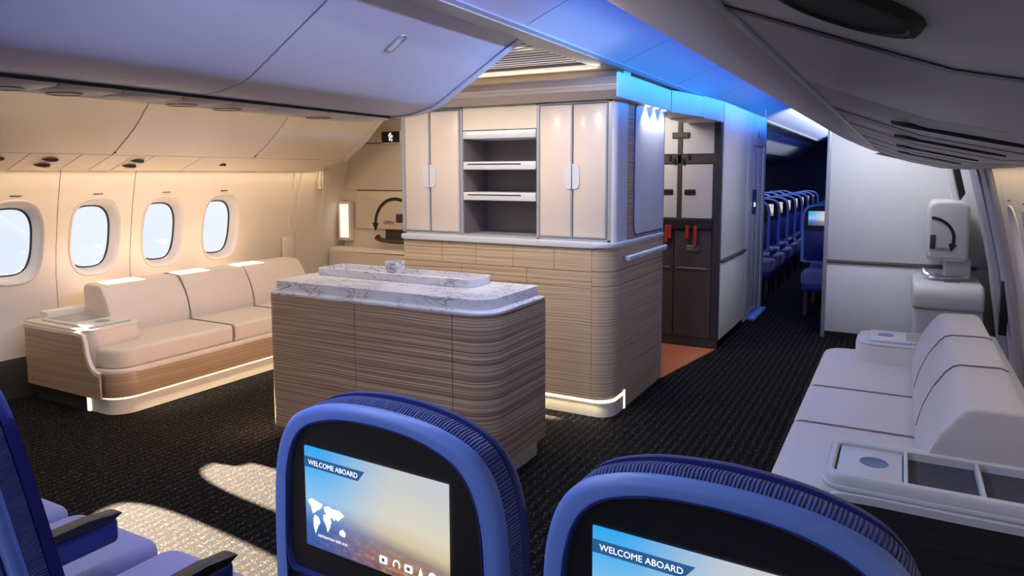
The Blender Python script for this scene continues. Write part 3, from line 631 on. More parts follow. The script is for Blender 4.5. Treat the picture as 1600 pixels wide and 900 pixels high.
# ================================================================== SOFAS
def sofa(label, xf, ya, sgn, leather, sidewood, arm_style):
    s = thing('sofa', label, 'sofa', (xf+sgn*.45, ya+1.28, 0))
    L = 2.55
    def mp(v): return Vector((xf+sgn*v.x, ya+v.y, v.z))
    def pr(name, pts, axis, a0, a1, m, par=s, bev=0, seg=2, **k): return prism(name, pts, axis, a0, a1, m, par, bev, seg, mapf=mp, **k)
    def bx(name, lo, hi, m, par=s, bev=0, seg=2):
        a = mp(Vector(lo)); b = mp(Vector(hi)); return box(name, [min(a[i], b[i]) for i in range(3)], [max(a[i], b[i]) for i in range(3)], m, par, bev, seg)
    plan = rrect(.0, .03, .93, L-.03, [.16, 0, 0, .16], 8)
    pr('base', plan, 'Z', .115, .285, WOODS if arm_style == 'L' else sidewood, bev=.006)
    pr('trim_band', rrect(-.004, .026, .93, L-.026, [.165, 0, 0, .165], 8), 'Z', .268, .300, CREAMT if arm_style == 'L' else PALE, bev=.006)
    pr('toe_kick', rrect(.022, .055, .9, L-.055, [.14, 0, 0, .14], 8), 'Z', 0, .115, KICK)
    if arm_style == 'L':
        kp = [(.30, .052)]+[(.019+.14+.14*math.cos(R(a)), .052+.14+.14*math.sin(R(a))) for a in range(270, 179, -15)]+[(.019, L-.2)]
        loft('kick_light_strip', [[tuple(mp(Vector((x, y, z)))) for x, y in kp] for z in (.100, .1145)], LED, s, closed=False)
        bx('dark_kick', (.327, .046, 0), (.90, .06, .114), GAP)
        bx('kick_light_end', (.296, .042, 0), (.325, .067, .114), LED, bev=.004)
    # seat cushions: front slab wraps around in front of the arms
    seams = [.05, .95, 1.555, L-.05]
    for i in range(3):
        a, b = seams[i], seams[i+1]
        r = [.13 if i == 0 else .012, .01, .01, .13 if i == 2 else .012]
        rprism('seat_cushion', .012, a+(.007 if i else .002), .62, b-(.007 if i < 2 else .002), [max(q, .02) for q in r], 'Z', .300, .430, leather, s, .026 if i != 1 else .024, 4, mp, 7, ang=60)
    # back cushions
    bs = [.34, .955, 1.56, 2.19]
    prof = [(.50, .40), (.506, .48), (.526, .57), (.560, .655), (.602, .725), (.628, .752), (.655, .762), (.795, .766), (.822, .755), (.835, .725), (.835, .40)]
    for i in range(3):
        bm = bmesh.new(); add_prism(bm, prof, 'Y', bs[i]+.007, bs[i+1]-.007, .014, 3, mp); finish('back_cushion', bm, leather, s, ang=50)
    seam_shade_mat = mat('seam_shade', (.17, .14, .13), .7, var=.05)  # dark cords stand in for the shade in the gaps between cushions
    for y in seams[1:3]: tube('seam_shade', [tuple(mp(Vector((d, y, z)))) for d, z in ((.010, .33), (.012, .395), (.022, .417), (.045, .427), (.30, .428), (.50, .428))], .0034, seam_shade_mat, s, 6)
    for y in bs[1:3]: tube('seam_shade', [tuple(mp(Vector((d, y, z)))) for d, z in prof[1:9]], .0034, seam_shade_mat, s, 6)
    bx('back_ledge', (.835, .10, .115), (.93, L-.1, .60), CREAMT if arm_style == 'L' else PALE, bev=.008)
    for near, (a, b) in ((True, (.0, .385)), (False, (L-.385, L))):
        z1 = .535
        tm = CREAMT if arm_style == 'L' else PALE
        arm = pr('arm', rrect(.20, a+.012, .86, b-.012, [.07, 0, 0, .07], 6), 'Z', .30, z1, leather, bev=.012)
        o = a if near else b-.014
        # veneered outer cheek with a pale edge band that turns down into the seat trim
        ck = cat([(.93, .115), (.93, z1-.01), (.34, z1-.01)], 1)
        cheek = [(.93, .115), (.93, z1+.0), (.30, z1+.0), (.245, z1-.03), (.225, z1-.09), (.21, .40), (.17, .325), (.10, .285), (.05, .27), (.06, .115)]
        cheek = [(.93, .115), (.93, z1-.012)]+cat([(.29, z1-.012), (.245, z1-.035), (.23, z1-.09), (.222, .40), (.20, .34), (.16, .30), (.10, .285)], 2)+[(.10, .115)]
        bm = bmesh.new()
        b2 = bmesh.new(); v0 = [b2.verts.new((x, o, z)) for x, z in cheek]; v1 = [b2.verts.new((x, o+.014, z)) for x, z in cheek]
        b2.faces.new(v0); b2.faces.new(v1[::-1])
        for i in range(len(cheek)): b2.faces.new((v0[i], v1[i], v1[(i+1) % len(cheek)], v0[(i+1) % len(cheek)]))
        for v in b2.verts: v.co = mp(v.co)
        merge(bm, b2); finish('cheek_panel', bm, sidewood, s, ang=30)
        band = cat([(.93, z1-.004), (.60, z1-.004), (.29, z1-.004), (.236, z1-.032), (.218, z1-.09), (.21, .40), (.188, .345), (.15, .305), (.09, .288)], 3)
        oo = o-.007 if near else o+.007
        lo = [[tuple(mp(Vector((x, oo, z)))) for x, z in band], [tuple(mp(Vector((x-.012, oo, z-.016 if z > .5 else z-.012)))) for x, z in band]]
        inner = [(x, z) for x, z in band]
        P = band; Q = []
        for i in range(len(P)):
            A = Vector(P[max(0, i-1)]); B = Vector(P[min(len(P)-1, i+1)]); t = (B-A).normalized(); Q.append((P[i][0]+t.y*(-.024), P[i][1]+t.x*.024))
        lps = [[tuple(mp(Vector((x, y, z)))) for x, z in C] for C, y in ((P, oo), (P, oo+.022), (Q, oo+.022), (Q, oo), (P, oo))]
        loft('edge_band', lps, tm, s, closed=False, ang=50)
        # tray top
        top = pr('arm_top', rrect(.215, a+.008, .93, b-.008, [.06, 0, 0, .06], 6), 'Z', z1, z1+.014, tm, bev=.005)
        u0, u1, w0, w1 = .25, .86, a+.05, b-.05
        if arm_style == 'R' and near:
            zt = z1+.014; h = .035
            oR = rrect(.222, a+.012, .925, b-.012, [.055, .01, .01, .055], 6); iR = rrect(u0, w0, u1, w1, [.03, .006, .006, .03], 6)
            def lp3(P, z): return [tuple(mp(Vector((x, y, z)))) for x, y in P]
            oS = rrect(.230, a+.020, .918, b-.020, [.05, .01, .01, .05], 6); iS = rrect(u0-.006, w0-.006, u1+.006, w1+.006, [.034, .008, .008, .034], 6)
            loft('tray_frame', [lp3(oR, zt-.002), lp3(oR, zt+h-.012), lp3(oS, zt+h), lp3(iS, zt+h), lp3(iR, zt+h-.006), lp3(iR, zt+.001)], PALE, top, ang=40)
            for q in (.461, .671): bx('divider', (q-.006, w0-.001, zt-.002), (q+.006, w1+.001, zt+h-.002), PALE, top, .003)
            bx('tray_plate', (u0+.004, w0+.004, zt), (.452, w1-.004, zt+.022), PALE, top, .008)
            for q in ((.468, .664), (.678, u1-.001)): bx('bin_floor', (q[0], w0, zt-.001), (q[1], w1, zt+.003), mat('shaded_bin_lining', (.045, .048, .065), .6, var=.05), top)  # near-black colour paints in the shade of deeper bins
            cc = (.365, (w0+w1)/2+.01, zt+.022)
        else:
            zt = z1+.014
            bx('tray_plate', (u0+.02, w0, zt), (u1-.04, w1, zt+.016), PALE if arm_style == 'R' else mat('tray_silver', (.66, .64, .60), .3, .2, var=.02), top, .006)
            bx('tray_inlay', (.47, w0+.03, zt+.0155), (.79, w1-.03, zt+.0175), mat('tray_inlay_grey', (.30, .27, .26), .3, var=.05), top)
            cc = (.36, (w0+w1)/2, zt+.016)
        lo = []
        for k, dz in ((1, .0005), (.95, .0022), (.88, .0008)):
            lo.append([tuple(mp(Vector((cc[0]+.045*k*math.cos(2*math.pi*i/24), cc[1]+.045*k*math.sin(2*math.pi*i/24), cc[2]+dz)))) for i in range(24)])
        loft('cup_holder', lo, mat('cup_shadow', (.13, .19, .32), .4, var=.03) if arm_style == 'R' else MATS['tray_inlay_grey'], top, cap1=True)
    return s
sofa('cream leather sofa with brown wood base under the left windows', -4.35, 2.56, -1, LEATHER, WOODS, 'L')
sofa('ivory leather sofa with charcoal side along the right wall', -.41, 2.37, 1, LEATHERW, WOODD, 'R')
area('sofa_kick_glow', (-4.33, 3.7, .085), (.6, 0, -1), .015, 1.9, 1.3, (1, .85, .55), 170)

# ================================================================== DOORS
def arrow(par, c, xd, ud, r, w, a0, a1, m, nd):
    xd, ud, nd, c = [Vector(v).normalized() for v in (xd, ud, nd)]+[Vector(c)]
    n = 18; loops = []
    A = [R(a0+(a1-a0)*i/n) for i in range(n+1)]
    pin = [c+(xd*math.cos(t)+ud*math.sin(t))*(r-w)+nd*.003 for t in A]; pou = [c+(xd*math.cos(t)+ud*math.sin(t))*(r+w)+nd*.003 for t in A]
    loft('open_arrow', [[tuple(v) for v in pin], [tuple(v) for v in pou]], m, par, closed=False)
    t = A[-1]; e = c+(xd*math.cos(t)+ud*math.sin(t))*r+nd*.003; tg = (xd*-math.sin(t)+ud*math.cos(t))*(1 if a1 > a0 else -1); rd = xd*math.cos(t)+ud*math.sin(t)
    poly('arrow_head', [tuple(e+rd*w*2.6), tuple(e-rd*w*2.6), tuple(e+tg*w*5.5)], m, par)
d1 = sempty('door_1', 'cream cabin door behind the left sofa', (-5.2, 6.2, 0))
DY = 5.80
wall_strip(d1, LT, 5.5, 6.0, .0, 2.1, DOORL, 'door_jamb', off=-.02, t=.05)
box('upper_lining', (-5.4, DY, 1.375), (-3.0, DY+.06, 1.862), DOORL, d1, .006); box('header_lining', (-5.4, DY, 1.872), (-3.0, DY+.06, 2.4), DOORL, d1, .006)
box('seam_backing', (-5.4, DY+.03, .2), (-3.0, DY+.07, 2.4), DOORL, d1)
for z_ in (1.866, 1.370): box('seam_line', (-5.2, DY+.02, z_-.006), (-3.0, DY+.032, z_+.006), BROWNT, d1)
prism('lining_box', rrect(-5.20, .965, -3.6, 1.365, [.02, .02, .02, .03], 4), 'Y', DY-.02, DY+.06, DOORL, d1, .01, 2)
box('recess_back', (-5.4, DY+.02, .75), (-3.4, DY+.06, .965), DOORL, d1)
box('handle_recess', (-4.82, DY+.01, .85), (-4.3, DY+.03, .962), BROWNT, d1)
prism('bustle', rrect(-5.47, .0, -3.6, .765, [.0, .0, .02, .06], 4), 'Y', DY-.18, DY+.05, DOORL, d1, .04, 4)
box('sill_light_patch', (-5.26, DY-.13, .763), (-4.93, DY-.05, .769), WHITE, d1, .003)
box('door_window_pane', (-5.39, DY-.06, .86), (-5.27, DY-.05, 1.22), SIGNW, d1, .003); boxes('door_window_frame', [((-5.42, DY-.055, .83), (-5.25, DY+.02, 1.25))], DOORL, d1, .004)
tube('door_handle', [(-4.90, DY-.01, .885), (-4.89, DY-.05, .87), (-4.80, DY-.07, .855), (-4.66, DY-.07, .845), (-4.4, DY-.07, .85)], .024, mat('bronze_handle', (.10, .07, .06), .3, .5, var=.05), d1, 10)
arrow(d1, (-4.66, DY-.0205, 1.02), (1, 0, 0), (0, 0, 1), .265, .017, 70, 178, INK, (0, -1, 0))
text('lettering', 'OPEN', .052, INK, d1, (-4.82, DY-.0225, 1.018), (1, 0, 0), (0, 0, 1))
box('latch_window', (-4.65, DY-.028, 1.04), (-4.50, DY-.015, 1.13), BROWNT, d1, .003)
ex = thing('exit_sign', 'small black exit sign with white running figure above the left door', 'sign', (-4.69, DY-.02, 1.92))
box('sign_body', (-4.825, DY-.03, 1.855), (-4.565, DY-.001, 1.99), DOORL, ex, .006)
fc = box('sign_face', (-4.808, DY-.036, 1.868), (-4.582, DY-.028, 1.978), SIGNK, ex)
def fig(x0, x1, z0, z1): return ((x0, DY-.038, z0), (x1, DY-.035, z1))
boxes('running_figure', [fig(-4.712, -4.694, 1.885, 1.915), fig(-4.700, -4.682, 1.91, 1.945), fig(-4.720, -4.704, 1.925, 1.95), fig(-4.686, -4.668, 1.88, 1.905), fig(-4.706, -4.684, 1.948, 1.966), fig(-4.682, -4.662, 1.92, 1.94)], SIGNW, fc)

d2 = sempty('door_2', 'white cabin door behind the right sofa', (.5, 6.7, 0))
wall_strip(d2, RT, 5.9, 7.1, 0, 2.1, BUSTLE, 'door_skin', off=.03)
rprism('lining_box', .195, .85, .485, 1.335, [.04, .04, .07, .07], 'Y', 6.45, 7.0, BUSTLE, d2, .03, 4, ang=60)
box('bustle_lower', (.125, 6.33, 0), (.60, 7.02, .485), BUSTLE, d2, .03, 3)
rprism('bustle_cap', 6.30, .47, 7.02, .68, [.035, .035, .035, .11], 'X', .105, .60, BUSTLE, d2, .03, 4, ang=60)
box('cap_slot', (.33, 6.46, .676), (.44, 6.49, .683), DARK, d2)
box('handle_bracket', (.34, 6.62, .66), (.52, 6.95, .85), BUSTLE, d2, .01)
tube('door_handle', [(.19, 6.62, .76), (.195, 6.60, .725), (.24, 6.56, .70), (.33, 6.56, .695), (.45, 6.58, .70), (.50, 6.6, .71)], .024, CHROME, d2, 10)
arrow(d2, (.215, 6.449, 1.03), (1, 0, 0), (0, 0, 1), .165, .012, 88, -14, INK, (0, -1, 0))
text('lettering', 'OPEN', .032, INK, d2, (.262, 6.446, .935), (1, 0, 0), (0, 0, 1))
box('latch_window', (.216, 6.444, .945), (.254, 6.452, 1.06), DGREY, d2, .003)
bm = bmesh.new()
add_prism(bm, [(.27, 1.66), (.33, 1.66), (.41, 1.34), (.37, 1.31)], 'Y', 6.55, 6.63, .015, 3); finish('assist_strut', bm, WHITE, d2)
bm = bmesh.new(); add_prism(bm, [(.335, 1.66), (.385, 1.66), (.45, 1.39), (.415, 1.33)], 'Y', 6.56, 6.6, .008, 2); finish('door_viewport', bm, DARK, d2)
# curved frame ribs between the door and the last wall panel
fb = mat('door_frame_lilac', (.50, .48, .52), .5, var=.03)
fs = mat('door_frame_slate', (.30, .29, .34), .5, var=.03); ft = mat('door_frame_taupe', (.44, .38, .36), .5, var=.03)
for a_, b_2, m_, of in ((5.06, 5.30, LINING, 0), (5.30, 5.42, fb, .012), (5.42, 5.66, ft, -.004), (5.66, 5.98, fb, -.016), (5.98, 6.40, fs, -.030), (6.40, 6.47, BUSTLE, -.048)):
    wall_strip(d2, RT, a_, b_2, .0, 1.72, m_, 'frame_rib', off=of, t=.05)
box('frame_slot', (.64, 5.78, .42), (.69, 5.84, .80), DARK, d2, .004)

# ================================================================== CABIN DIVIDER (right)
dv = thing('cabin_divider', 'plain white cabin divider wall behind the right sofa', 'partition', (0, 7.12, 0))
box('upper_panel', (-.60, 7.09, .745), (.75, 7.13, 2.38), WHITE, dv, .003)
box('lower_panel', (-.60, 7.09, .06), (.75, 7.13, .712), WHITE, dv, .003)
box('bumper_rail', (-.60, 7.075, .712), (.60, 7.13, .745), mat('bronze_rail', (.16, .14, .13), .35, .4, var=.05), dv, .006)
box('kick', (-.60, 7.095, 0), (.75, 7.13, .06), DARK, dv)
box('edge_trim', (-.635, 7.08, 0.0), (-.60, 7.14, 2.38), TRIMG, dv, .006)

# ================================================================== GALLEY STOWAGE (dark)
gs = thing('galley_stowage', 'dark galley unit with grey stowage doors beyond the orange floor', 'galley unit', (-1.95, 6.5, 0))
GX0, GX1, GY = -2.75, -1.395, 6.12
box('carcass', (GX0, GY+.02, .0), (GX1, 7.2, 2.16), DGREY, gs)
def gbox(name, x0, x1, z0, z1, d, m, par=gs, bev=.003): return box(name, (x0, GY+.02-d, z0), (x1, GY+.021, z1), m, par, bev, 1)
gbox('upper_door', GX0, -1.775, 1.72, 2.08, .012, LGREY); gbox('upper_door', -1.735, -1.45, 1.72, 2.08, .012, LGREY)
for a, b, lx in ((GX0, -1.775, -1.86), (-1.735, -1.46, -1.66)):
    dd = gbox('stowage_door', a, b, 1.155, 1.63, .014, LGREY)
    gbox('latch', lx-.05, lx+.05, 1.36, 1.41, .024, DARK, dd, .008)
gbox('centre_post', -1.775, -1.735, 1.14, 2.1, .022, BROWNT); gbox('cross_rail', GX0, -1.42, 1.635, 1.715, .022, BROWNT)
gbox('placard', -1.825, -1.675, 1.86, 1.91, .03, BROWNT); gbox('side_post', -1.455, GX1, .08, 2.1, .02, mat('charcoal_post', (.03, .028, .034), .5, var=.05))
for x, z in ((-1.84, 1.66), (-1.80, 1.63), (-1.72, 1.63), (-1.67, 1.67)): gbox('turn_button', x-.012, x+.012, z, z+.05, .034, DARK, gs, .004)
gbox('black_rail', GX0, -1.455, 1.06, 1.15, .03, DARK)
for x, h in ((-1.86, .12), (-1.83, .08), (-1.67, .08), (-1.60, .14)): gbox('red_latch', x-.016, x+.016, 1.05-h, 1.09, .042, REDP, gs, .004)
for a, b in ((GX0, -1.80), (-1.79, -1.46)):
    c_ = gbox('cart_door', a, b, .09, 1.05, .012, DGREY); gbox('handle_plate', b-.22, b-.10, .86, .915, .024, mat('cart_plate', (.12, .11, .105), .4, var=.05), c_, .008)
    gbox('cart_rib', max(a, -2.2)+.02, b-.03, .70, .715, .022, MATS['cart_plate'], c_)
# white aisle wall of the galley block
aw = thing('aisle_wall_panel', 'white side wall of the galley block along the aisle', 'partition', (-1.39, 6.7, 0))
box('upper_panel', (-1.42, 6.18, .795), (-1.385, 7.24, 2.165), WHITE, aw, .004); box('lower_panel', (-1.42, 6.18, .075), (-1.385, 7.24, .765), WHITE, aw, .004)
box('bumper_rail', (-1.42, 6.18, .765), (-1.365, 7.22, .795), MATS['bronze_rail'], aw, .006); box('kick', (-1.42, 6.16, 0), (-1.395, 7.26, .075), DARK, aw)
lv = thing('lavatory_door', 'narrow blue-lit folding lavatory door at the end of the galley block', 'door', (-1.39, 7.75, 0))
box('jamb', (-1.43, 7.25, .03), (-1.385, 7.55, 2.165), PALE, lv, .004); box('jamb', (-1.43, 8.16, .03), (-1.385, 8.3, 2.165), PALE, lv, .004); box('lintel', (-1.43, 7.55, 1.84), (-1.385, 8.16, 2.165), PALE, lv, .004)
for a, b in ((7.56, 7.86), (7.87, 8.15)):
    f = box('door_leaf', (-1.425, a, .06), (-1.395, b, 1.83), PALE, lv, .006)
    for k in (0, 1): box('vent_slot', (-1.397, a+.05+k*.12, .12), (-1.391, a+.10+k*.12, .46), TRIMG, f, .002)
box('latch_plate', (-1.40, 7.60, 1.12), (-1.385, 7.80, 1.38), RIM, lv, .004); box('occupied_button', (-1.388, 7.66, 1.2), (-1.38, 7.70, 1.24), LEDW, lv)
box('sign_plate', (-1.39, 7.80, 1.93), (-1.382, 7.84, 1.99), RIM, lv); box('threshold', (-1.43, 7.52, 0), (-1.32, 8.22, .035), SHELL, lv, .01)
box('lavatory_wall', (-2.7, 8.25, 0), (-1.40, 8.31, 2.3), PALE, lv)
struct(box('wall_middle', (-5.5, 7.3, 0), (-2.76, 7.36, 2.5), DOORL), 'cream cross wall behind the left door')

# ================================================================== AIRLINE SEATS
scrm = bpy.data.materials.new('welcome_screen'); scrm.use_nodes = True
def screen_material(m):
    n = m.node_tree.nodes; L = m.node_tree.links; p = n['Principled BSDF']; p.inputs['Base Color'].default_value = (0, 0, 0, 1); p.inputs['Roughness'].default_value = .25
    uv = n.new('ShaderNodeTexCoord'); sp = n.new('ShaderNodeSeparateXYZ'); L.new(uv.outputs['UV'], sp.inputs[0])
    def ramp(stops, src):
        r = n.new('ShaderNodeValToRGB'); e = r.color_ramp.elements
        e[0].position = stops[0][0]; e[0].color = (*stops[0][1], 1); e[1].position = stops[-1][0]; e[1].color = (*stops[-1][1], 1)
        for q, c in stops[1:-1]: x = e.new(q); x.color = (*c, 1)
        L.new(src, r.inputs['Fac']); return r.outputs['Color']
    def mix(f, a, b):
        x = n.new('ShaderNodeMix'); x.data_type = 'RGBA'; L.new(f, x.inputs[0]); L.new(a, x.inputs[6]); L.new(b, x.inputs[7]); return x.outputs[2]
    def ma(op, a, b):
        q = n.new('ShaderNodeMath'); q.operation = op
        for i, v in enumerate((a, b)):
            if isinstance(v, (int, float)): q.inputs[i].default_value = v
            else: L.new(v, q.inputs[i])
        return q.outputs[0]
    u, v = sp.outputs[0], sp.outputs[1]
    # horizon is tilted and curved like the limb of the planet; cloud layer below it
    hz = ma('ADD', v, ma('MULTIPLY', ma('MULTIPLY', u, u), .12))
    left = ramp([(.0, (.02, .08, .32)), (.22, (.03, .12, .42)), (.40, (.16, .30, .58)), (.50, (.25, .50, .78)), (.75, (.10, .42, .80)), (1, (.03, .36, .80))], hz)
    right = ramp([(.0, (.16, .06, .03)), (.14, (.42, .17, .06)), (.30, (.30, .22, .20)), (.42, (.62, .52, .36)), (.58, (.66, .62, .50)), (1, (.52, .55, .58))], hz)
    f = n.new('ShaderNodeMapRange'); f.inputs[1].default_value = .08; f.inputs[2].default_value = .72; f.interpolation_type = 'SMOOTHSTEP'; L.new(u, f.inputs[0])
    c = mix(f.outputs[0], left, right)
    mp = n.new('ShaderNodeMapping'); mp.inputs['Scale'].default_value = (9, 16, 1); L.new(uv.outputs['UV'], mp.inputs['Vector'])
    z = n.new('ShaderNodeTexNoise'); z.inputs['Scale'].default_value = 1.6; z.inputs['Detail'].default_value = 7; z.inputs['Roughness'].default_value = .7; L.new(mp.outputs[0], z.inputs['Vector'])
    low = n.new('ShaderNodeMapRange'); low.inputs[1].default_value = .36; low.inputs[2].default_value = .08; L.new(hz, low.inputs[0])
    cl = ramp([(.42, (.07, .05, .09)), (.55, (.30, .22, .22)), (.68, (.85, .66, .50))], z.outputs['Fac'])
    c = mix(ma('MULTIPLY', ma('MULTIPLY', low.outputs[0], .62), ma('ADD', u, .12)), c, cl)
    L.new(c, p.inputs['Emission Color']); p.inputs['Emission Strength'].default_value = .78
screen_material(scrm)
ICON = mat('screen_white', (0, 0, 0), .5, emit=(.95, .97, 1), es=.95, var=.01); BANNER = mat('screen_banner_blue', (0, 0, 0), .5, emit=(.015, .075, .20), es=1, var=.01)

OUT = [(.205, .60), (.209, .80), (.210, .96), (.208, 1.06), (.202, 1.118), (.186, 1.165), (.157, 1.196), (.105, 1.215), (.05, 1.223), (0, 1.225)]
INN = [(.168, .955), (.177, .972), (.180, 1.0), (.178, 1.06), (.174, 1.110), (.160, 1.152), (.134, 1.180), (.090, 1.197), (.045, 1.204), (0, 1.206)]
def sym(half, sx=1, dz=0, sz=1):
    h = cat(half, 4); r = [(x*sx, z*sz+dz) for x, z in h]; return r+[(-x, z) for x, z in r[::-1][1:]]
def loop3(P, y): return [(x, y, z) for x, z in P]
def shrink(P, d, zc=.95):
    out = []
    for x, z in P:
        out.append((x-math.copysign(min(d, abs(x)), x) if abs(x) > 1e-6 else 0, z-d*max(0., min(1, (z-zc)/.15))))
    return out
def make_seat():
    s = thing('airline_seat', 'seat', 'seat', (0, 0, 0))
    Po = sym(OUT); Pi = sym(INN)
    sh = loft('back_shell', [loop3(shrink(Po, .006), .024), loop3(Po, .020), loop3(Po, .008), loop3(shrink(Po, .003), .002), loop3(shrink(Po, .008), .0), loop3(shrink(Po, .018), .0), loop3([(x*.3+a*.7, z*.3+b*.7) for (x, z), (a, b) in zip(shrink(Po, .018), Pi)], .0)], SHELL, s, cap0=True, ang=60)
    loft('bezel_rim', [loop3([(x*1.012, (z-1.08)*1.02+1.08) for x, z in Pi], -.001), loop3(Pi, -.001), loop3([(x*.985, (z-1.08)*.985+1.08) for x, z in Pi], .006)], RIM, s, ang=60)
    loft('screen_bezel', [loop3([(x*.995, (z-1.08)*.995+1.08) for x, z in Pi], .0055), loop3([(x*.90, (z-1.08)*.92+1.08) for x, z in Pi], .0065)], DARK, s, cap1=True, ang=60)
    prism('pocket_panel', rrect(-.178, .62, .178, .942, .04, 5), 'Y', -.006, .004, RIM, s, .006, 2)
    # display
    me = bpy.data.meshes.new('display'); x0, x1, z0, z1 = -.141, .124, .998, 1.150; y = .004
    me.from_pydata([(x0, y, z0), (x1, y, z0), (x1, y, z1), (x0, y, z1), (x0, .010, z0), (x1, .010, z0), (x1, .010, z1), (x0, .010, z1)], [], [(0, 1, 2, 3), (0, 4, 5, 1), (1, 5, 6, 2), (2, 6, 7, 3), (3, 7, 4, 0)])
    uvl = me.uv_layers.new(); 
    for l in me.loops: v = me.vertices[l.vertex_index].co; uvl.data[l.index].uv = ((v.x-x0)/(x1-x0), (v.z-z0)/(z1-z0))
    me.materials.append(scrm); dsp = bpy.data.objects.new('display', me); COL.objects.link(dsp); setp(dsp, s)
    w, h = x1-x0, z1-z0
    def q(u, v, yy=.0032): return (x0+u*w, yy, z0+v*h)
    poly('banner', [q(.0, .80), q(.405, .80), q(.455, .905), q(.0, .905)], BANNER, dsp)
    text('welcome_lettering', 'WELCOME ABOARD', .0107, ICON, dsp, q(.035, .828, .0028), (1, 0, 0), (0, 0, 1), ext=.0001)
    text('time_lettering', 'DESTINATION TIME 10:35', .0052, ICON, dsp, q(.095, .125, .0028), (1, 0, 0), (0, 0, 1), ext=.0001)
    land = [[(.02, .42), (.05, .45), (.10, .43), (.135, .42), (.12, .37), (.09, .34), (.07, .31), (.055, .30), (.045, .36)],
            [(.07, .29), (.10, .28), (.115, .23), (.095, .18), (.075, .10), (.062, .17), (.06, .24)],
            [(.145, .40), (.18, .42), (.21, .405), (.26, .41), (.30, .375), (.275, .34), (.25, .30), (.235, .32), (.22, .29), (.205, .32), (.19, .30), (.165, .34), (.15, .35)],
            [(.14, .32), (.165, .335), (.19, .31), (.20, .27), (.185, .20), (.17, .155), (.158, .22), (.137, .27)],
            [(.262, .215), (.285, .235), (.305, .21), (.30, .165), (.275, .165), (.258, .18)]]
    for P in land: poly('continent', [q(u, v+.04) for u, v in P], ICON, dsp)
    for i, u in enumerate((.575, .665, .745, .825, .90)):
        v = .125; r = .011
        c = Vector(q(u, v, .0028)); k = 12
        pts = [(c.x+r*.62*math.cos(2*math.pi*j/k)*(1 if i == 4 else .95), c.y, c.z+r*.62*math.sin(2*math.pi*j/k)) for j in range(k)]
        if i in (0, 2): pts = [(c.x+p_, c.y, c.z+q_) for p_, q_ in rrect(-.0072, -.0056, .0072, .0056, .002, 2)]
        if i == 3: pts = [(c.x-.005, c.y, c.z-.007), (c.x, c.y, c.z-.003), (c.x+.005, c.y, c.z-.007), (c.x, c.y, c.z+.008)]
        if i == 1:
            inn = [(c.x+.0042*math.cos(R(a)), c.y, c.z-.001+.0052*math.sin(R(a))) for a in range(-30, 211, 20)]; ou = [(c.x+.0068*math.cos(R(a)), c.y, c.z-.001+.0076*math.sin(R(a))) for a in range(-30, 211, 20)]
            loft('menu_icon', [inn, ou], ICON, dsp, closed=False)
        else:
            ic = poly('menu_icon', pts, ICON, dsp)
        if i in (0, 2, 4): poly('icon_hole', [(c.x+(.0034 if i else .003)*math.cos(2*math.pi*j/8), .0024, c.z+.003*math.sin(2*math.pi*j/8)) for j in range(8)], BANNER, dsp)
    # ribbed band and navy front
    loft('ribbed_band', [loop3(shrink(Po, .014), .021), loop3(shrink(Po, .002), .023), loop3(shrink(Po, -.004), .036), loop3(shrink(Po, -.002), .052), loop3(shrink(Po, .012), .056)], RIBS, s, cap0=True, cap1=True, ang=70)
    loft('back_cushion', [loop3(shrink(Po, .012), .054), loop3(shrink(Po, -.006), .057), loop3(shrink(Po, -.007), .064), loop3(shrink(Po, .006), .078), loop3(shrink(Po, .05), .090)], NAVY, s, cap0=True, cap1=True, ang=70)
    rprism('seat_cushion', -.213, .12, .213, .525, [.035, .035, .06, .06], 'Z', .33, .478, SEATF, s, .032, 4, None, 5, ang=60)
    box('seat_pan', (-.20, .10, .27), (.20, .48, .335), RIM, s, .01)
    for sx in (-1, 1):
        if sx > 0:
          ar = box('armrest', (sx*.2275-.017, .02, .555), (sx*.2275+.017, .375, .625), RIM, s, .014, 3)
          bm = bmesh.new(); add_prism(bm, [(-.02, .626), (-.02, .648), (.30, .648), (.372, .640), (.385, .632), (.36, .622)], 'X', sx*.2275-.021, sx*.2275+.021, .005, 2); finish('arm_pad', bm, DARK, ar)
        prism('leg', [(.12, .0), (.17, .0), (.22, .28), (.16, .28)], 'X', sx*.16-.018, sx*.16+.018, DGREY, s, .004, 1)
        prism('leg', [(.42, .0), (.46, .0), (.42, .28), (.37, .28)], 'X', sx*.16-.018, sx*.16+.018, DGREY, s, .004, 1)
    return s
seat0 = make_seat()
def light_copy(loc, rz, label, group, deep=True):
    o = copy_tree(seat0, None, 9 if deep else 1); o.location = loc; o.rotation_euler = (0, 0, R(rz)); o['label'] = label; o['group'] = group; return o
yaw = -2.6; c_, s_ = math.cos(R(yaw)), math.sin(R(yaw))
bx0 = Vector((-.767+.141*c_, .732+.141*s_-.006, 0))
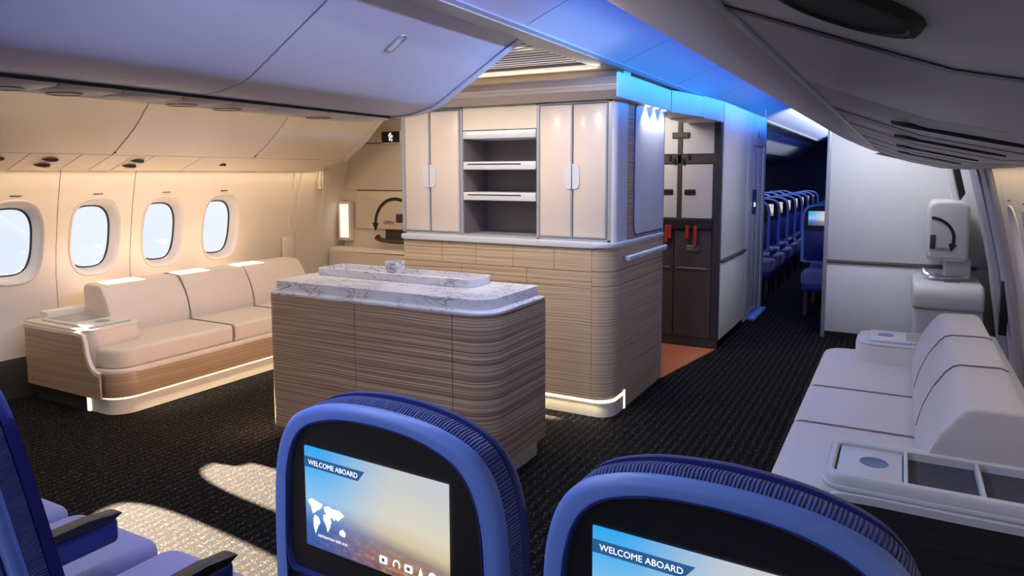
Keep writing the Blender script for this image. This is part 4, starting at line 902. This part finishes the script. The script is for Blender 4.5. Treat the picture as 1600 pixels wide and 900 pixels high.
seat0.location = bx0; seat0.rotation_euler = (0, 0, R(yaw)); seat0['label'] = 'blue seat with lit welcome screen in front of the island'; seat0['group'] = 'blue seats in the front row'
light_copy(bx0+Vector((.471*c_, .471*s_, 0)), yaw, 'blue seat with cut-off welcome screen at the bottom edge, right of the island', 'blue seats in the front row')
TX = -1.63
def recline(seat, deg):
    pv = Vector((0, .03, .45)); M = Matrix.Translation(pv) @ Matrix.Rotation(R(deg), 4, 'X') @ Matrix.Translation(-pv)
    for ch in seat.children:
        if ch.name.split('.')[0] in ('back_shell', 'bezel_rim', 'screen_bezel', 'pocket_panel', 'display', 'ribbed_band', 'back_cushion'):
            ch.location = M.to_translation(); ch.rotation_euler = (R(deg), 0, 0)
recline(light_copy((TX, .715, 0), 0, 'blue seat with ribbed rim at the bottom left edge, on the aisle', 'blue seats in the front row'), 11)
recline(light_copy((TX-.455, .715, 0), 0, 'middle blue seat of the left triple, only its cushion and armrest visible', 'blue seats in the front row'), 11)
recline(light_copy((TX-.91, .715, 0), 0, 'blue seat of the left triple farthest from the aisle, only its cushion visible', 'blue seats in the front row'), 11)
rows = ['first', 'second', 'third', 'fourth', 'fifth', 'sixth', 'seventh', 'eighth']
for r in range(8):
    for c2, x in enumerate((-1.60, -2.07, -2.54)):
        light_copy((x, 8.75+.78*r, 0), 0, 'far cabin blue seat, %s row, left block, %s' % (rows[r], ('on the aisle', 'middle of three', 'away from the aisle')[c2]), 'blue seats in the far cabin', False)
for r in range(6):
    light_copy((-.735, 7.98+.8*r, 0), 0, 'far cabin blue seat, %s row, right of the aisle behind the divider' % rows[r], 'blue seats in the far cabin', False)
fbn = thing('overhead_bin', 'white centre bin run in the far cabin beyond the lavatory', 'overhead bin', (-2.3, 12, 1.9))
prism('bin_body', cbody, 'Y', 8.4, 17.3, BIN, fbn)
for k in range(7): sheet('bin_door', cprof, .018, 8.4+k*1.27+.005, 8.4+(k+1)*1.27-.005, WHITE, fbn, ang=60)
prism('bin_underside', cpsu, 'Y', 8.4, 17.3, BIN, fbn)
